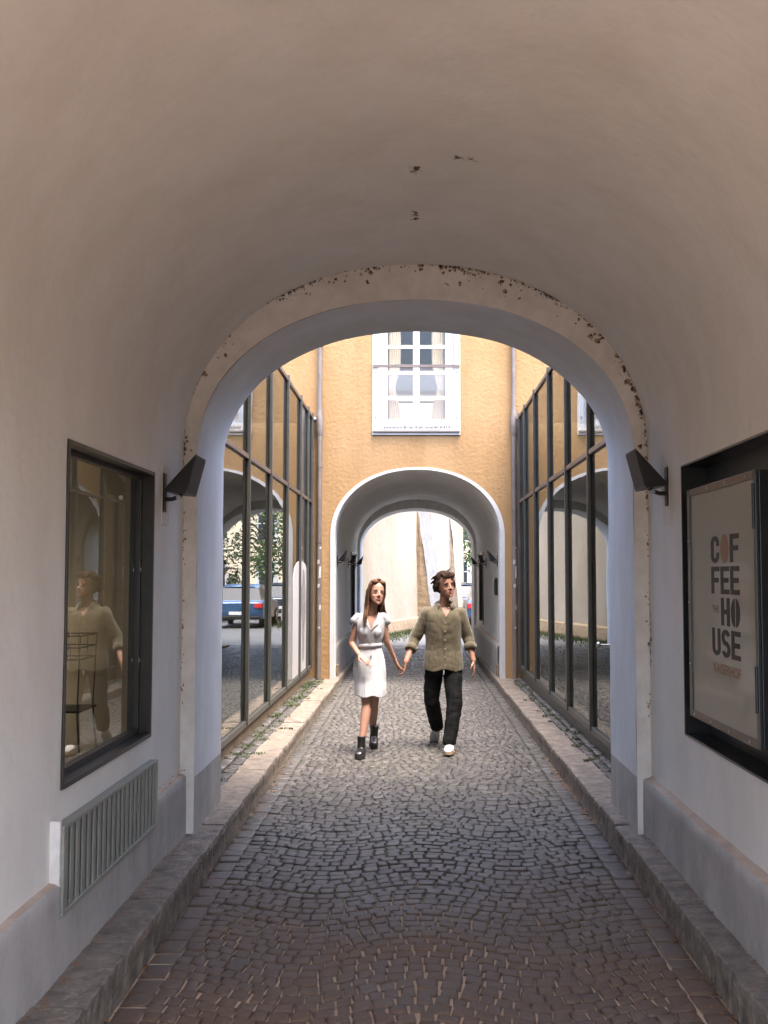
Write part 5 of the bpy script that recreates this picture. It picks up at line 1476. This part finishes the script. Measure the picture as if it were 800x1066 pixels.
# ---- the woman
YW = 10.85
wo_m = empty('person', (-.455, YW, 0)); tag(wo_m, 'woman walking in a white belted shirt dress and black ankle boots', 'person')
HW = V((-.402, YW, 1.612)); rotw = Matrix.Rotation(R(17), 3, 'Z') @ Matrix.Rotation(R(7), 3, 'Y') @ Matrix.Rotation(R(-8), 3, 'X')
b_ = MB(); head_parts(b_, HW, rotw, False)
shL, shR = V((-.588, YW + .01, 1.375)), V((-.325, YW + .01, 1.375))
chain(b_, [V((-.450, YW + .02, 1.34)), V((-.438, YW + .012, 1.46)), V((-.415, YW + .02, 1.55))], [.055, .043, .045])
loft(b_, [(.80, .125, .085, -.468, YW), (.90, .138, .095, -.468, YW), (1.00, .110, .08, -.468, YW), (1.09, .092, .070, -.466, YW), (1.20, .108, .080, -.462, YW), (1.30, .122, .080, -.458, YW), (1.38, .085, .055, -.452, YW + .01)])
for sg in (-1, 1): b_.ell((-.462 + sg * .058, YW - .055, 1.225), (.045, .036, .05), 12, 8)
cap(b_, shL + V((0, 0, -.012)), shR + V((0, 0, -.012)), .034, .034)
kL, aL = V((-.490, YW - .13, .50)), V((-.533, YW - .24, .17))
kR, aR = V((-.430, YW + .08, .48)), V((-.452, YW + .38, .20))
chain(b_, [V((-.515, YW, .86)), kL, kL + (aL - kL) * .3, aL], [.074, .050, .050, .033]); chain(b_, [V((-.425, YW, .86)), kR, kR + (aR - kR) * .3, aR], [.074, .050, .050, .033])
cap(b_, aL, V((-.538, YW - .262, .10)), .032, .026); cap(b_, aR, V((-.450, YW + .355, .12)), .032, .026)
eL, wL = V((-.655, YW + .03, 1.105)), V((-.572, YW - .155, 1.005))
eR, wR = V((-.300, YW + .04, 1.125)), V((-.215, YW + .13, .925))
chain(b_, [shL + V((0, 0, -.012)), eL, wL], [.036, .033, .023]); chain(b_, [shR + V((0, 0, -.012)), eR, wR], [.036, .033, .023])
hand(b_, wL, (.75, -.45, -.55), (.3, .2, -1), .32, .92, thumb=-1)
hand(b_, wR, (.42, .05, -.9), (.6, .5, .3), .45, .92, thumb=-1)
skin_obj(b_, 'body', .0045, M['skin'], wo_m, smooth=5)
face_details(HW, rotw, wo_m, False, M['hair_woman'])
h_ = MB(); rnd = random.Random(11)
rotw = rotw * HS
def EW(c, r): h_.ell(HW + rotw @ V(c), r, 16, 12, rot=rotw)
EW((0, .026, .066), (.078, .092, .078)); EW((0, .055, -.01), (.078, .058, .09)); EW((-.034, -.044, .098), (.036, .036, .026)); EW((.034, -.044, .098), (.036, .036, .026))
for k in range(14):
    u = k / 13
    # viewer-left curtain, falling in front of the shoulder
    p0 = HW + rotw @ V((-.012, -.055 + .09 * u, .128)); p1 = HW + rotw @ V((-.066, -.045 + .075 * u, .075)); p2 = HW + rotw @ V((-.082, -.018 + .06 * u, -.01))
    p3 = V((-.485 - .030 * u, YW - .050 + .06 * u, 1.49)); p4 = V((-.497 - .022 * u, YW - .098 + .05 * u + .01 * math.sin(k), 1.39)); p5 = V((-.505 - .012 * u + rnd.uniform(-.01, .01), YW - .115 + .03 * u, 1.30 + rnd.uniform(-.03, .05)))
    chain(h_, [p0, p1, p2, p3, p4, p5], [.011, .012, .013, .014, .011, .004])
    # viewer-right curtain, behind the shoulder
    p0 = HW + rotw @ V((.008, -.055 + .09 * u, .128)); p1 = HW + rotw @ V((.062, -.048 + .085 * u, .08)); p2 = HW + rotw @ V((.078, -.012 + .06 * u, -.005))
    p3 = V((-.345 + .004 * k * .3, YW + .0 + .06 * u, 1.50)); p4 = V((-.318 - .05 * (1 - u), YW + .035 + .05 * u, 1.42)); p5 = V((-.325 - .05 * (1 - u) + rnd.uniform(-.01, .01), YW + .07 + .03 * u, 1.355 + rnd.uniform(-.03, .03)))
    chain(h_, [p0, p1, p2, p3, p4, p5], [.011, .012, .013, .013, .011, .005])
for k in range(16):
    a = -1.2 + 2.4 * k / 15
    chain(h_, [HW + rotw @ V((.02 * a, .05, .125)), HW + rotw @ V((.075 * math.sin(a), .06 + .055 * math.cos(a), .03)), V((-.43 + .085 * math.sin(a), YW + .075 + .02 * math.cos(a), 1.47)), V((-.43 + .10 * math.sin(a), YW + .10, 1.33))], [.014, .016, .017, .007])
hw_ = skin_obj(h_, 'hair', .0045, M['hair_woman'], wo_m, smooth=2)
fs = MB()
for k in range(46):
    sd_ = -1 if k % 2 else 1; u = rnd.random()
    if sd_ < 0: p = [HW + rotw @ V((-.070, -.04 + .08 * u, .06)), HW + rotw @ V((-.090, -.015 + .06 * u, -.02)), V((-.492 - .03 * u, YW - .06 + .06 * u, 1.48)), V((-.512 - .02 * u + rnd.uniform(-.012, .012), YW - .11, 1.38)), V((-.508 + rnd.uniform(-.025, .02), YW - .125, 1.27 + rnd.uniform(-.02, .07)))]
    else: p = [HW + rotw @ V((.066, -.045 + .08 * u, .06)), HW + rotw @ V((.086, -.01 + .06 * u, -.02)), V((-.332, YW + .01 + .06 * u, 1.50)), V((-.308 - .03 * u + rnd.uniform(-.01, .012), YW + .04, 1.41)), V((-.312 + rnd.uniform(-.03, .02), YW + .07, 1.34 + rnd.uniform(-.03, .03)))]
    fs.tube(p, [.0022, .0028, .0028, .0022, .0008], 4)
fs.build('loose_strands', M['hair_woman'], hw_)
# dress
d_ = MB()
cap(d_, shL + V((.02, 0, -.006)), shR + V((-.02, 0, -.006)), .051, .051)
prof = [(1.42, .075, .058, -.452), (1.39, .115, .072, -.454), (1.33, .142, .092, -.459), (1.25, .142, .105, -.460), (1.17, .128, .098, -.464), (1.10, .110, .088, -.468), (1.04, .122, .096, -.470), (.97, .145, .108, -.470), (.90, .160, .120, -.469), (.82, .166, .128, -.467), (.74, .162, .130, -.463), (.66, .163, .135, -.460), (.58, .158, .138, -.458), (.50, .156, .136, -.457)]
loft(d_, [(z, rx, ry + max(0, .85 - z) * .10, cx2, YW - max(0, .85 - z) * .16) for z, rx, ry, cx2 in prof][::-1])
for sg in (-1, 1): d_.ell((-.460 + sg * .056, YW - .066, 1.225), (.058, .044, .065), 12, 8)
cap(d_, V((-.455, YW + .02, 1.36)), V((-.450, YW + .03, 1.39)), .075, .066)
chain(d_, [shL, shL + (eL - shL) * .22 + V((-.022, 0, .02))], [.044, .052]); chain(d_, [shR, shR + (eR - shR) * .22 + V((.02, 0, .01))], [.044, .050])
def cutd(c, n):
    if c.z < .585 + .008 * math.sin(c.x * 40): return True
    if 1.05 < c.z < 1.335:
        t = (c.z - 1.05) / .25; rx = .112 + .032 * min(1, t)
        if abs(c.x + .462) > rx + .014:
            dL = (eL - shL).normalized(); dR = (eR - shR).normalized()
            if c.x < -.46 and (c - (shL + dL * .085)).dot(dL) > 0: return True
            if c.x > -.46 and (c - (shR + dR * .085)).dot(dR) > 0: return True
    if c.z > 1.415 and -.53 < c.x < -.38: return True
    if c.y < YW + .01 and c.z > 1.245 and abs(c.x + .450) < (c.z - 1.245) * .40: return True
    return False
dress = cloth(d_, 'dress', .006, M['cloth_dress'], wo_m, cutd, fold=.009, fsc=(13, 13, 1.6), seed=21, crease=.25)
m_ = MB(); rows = []
for dz, dr in ((-.022, .000), (-.020, .006), (.020, .006), (.022, .0)):
    rows.append([(-.468 + (.118 + dr) * math.cos(2 * math.pi * j / 32), YW + (.096 + dr) * math.sin(2 * math.pi * j / 32), 1.085 + dz + .006 * math.cos(2 * math.pi * j / 32)) for j in range(32)])
m_.grid(rows, close_u=True); m_.build('belt', M['cloth_dress'], dress, smooth=True)
m_ = MB()
for sg in (-1, 1):
    rows = []
    for k in range(9):
        t = k / 8
        pz = 1.425 - .175 * t; px_ = -.450 + sg * (.066 * (1 - t) + .002); py = YW + .02 - .10 * min(1, t * 1.6) - .022 * t
        rows.append([(px_, py, pz), (px_ + sg * .028 * math.sin(math.pi * min(1, t + .12)), py - .010, pz - .012), (px_ + sg * .042 * math.sin(math.pi * (t * .8 + .15)), py + .004, pz - .026)])
    m_.grid(rows)
lp = m_.build('collar', M['cloth_dress'], dress, smooth=True); md = lp.modifiers.new('t', 'SOLIDIFY'); md.thickness = .003
for z, yy in ((1.225, -.128), (1.15, -.112), (.99, -.117), (.89, -.128), (.79, -.134)):
    m_ = MB(); m_.tube([(-.452, YW + yy - .006, z), (-.452, YW + yy + .012, z)], .0075, 10); m_.build('button', M['button'], dress)
shoe((-.530, YW - .20, .003), (-.560, YW - .43, .012), (0, .05, 1), 'ankle_boot', M['leather'], M['rubber'], wo_m, w=.045, boot=.13, thick=.032, high=.065)
shoe((-.452, YW + .42, .055), (-.432, YW + .22, .004), (.05, .2, 1), 'ankle_boot', M['leather'], M['rubber'], wo_m, w=.045, boot=.13, thick=.032, high=.065)
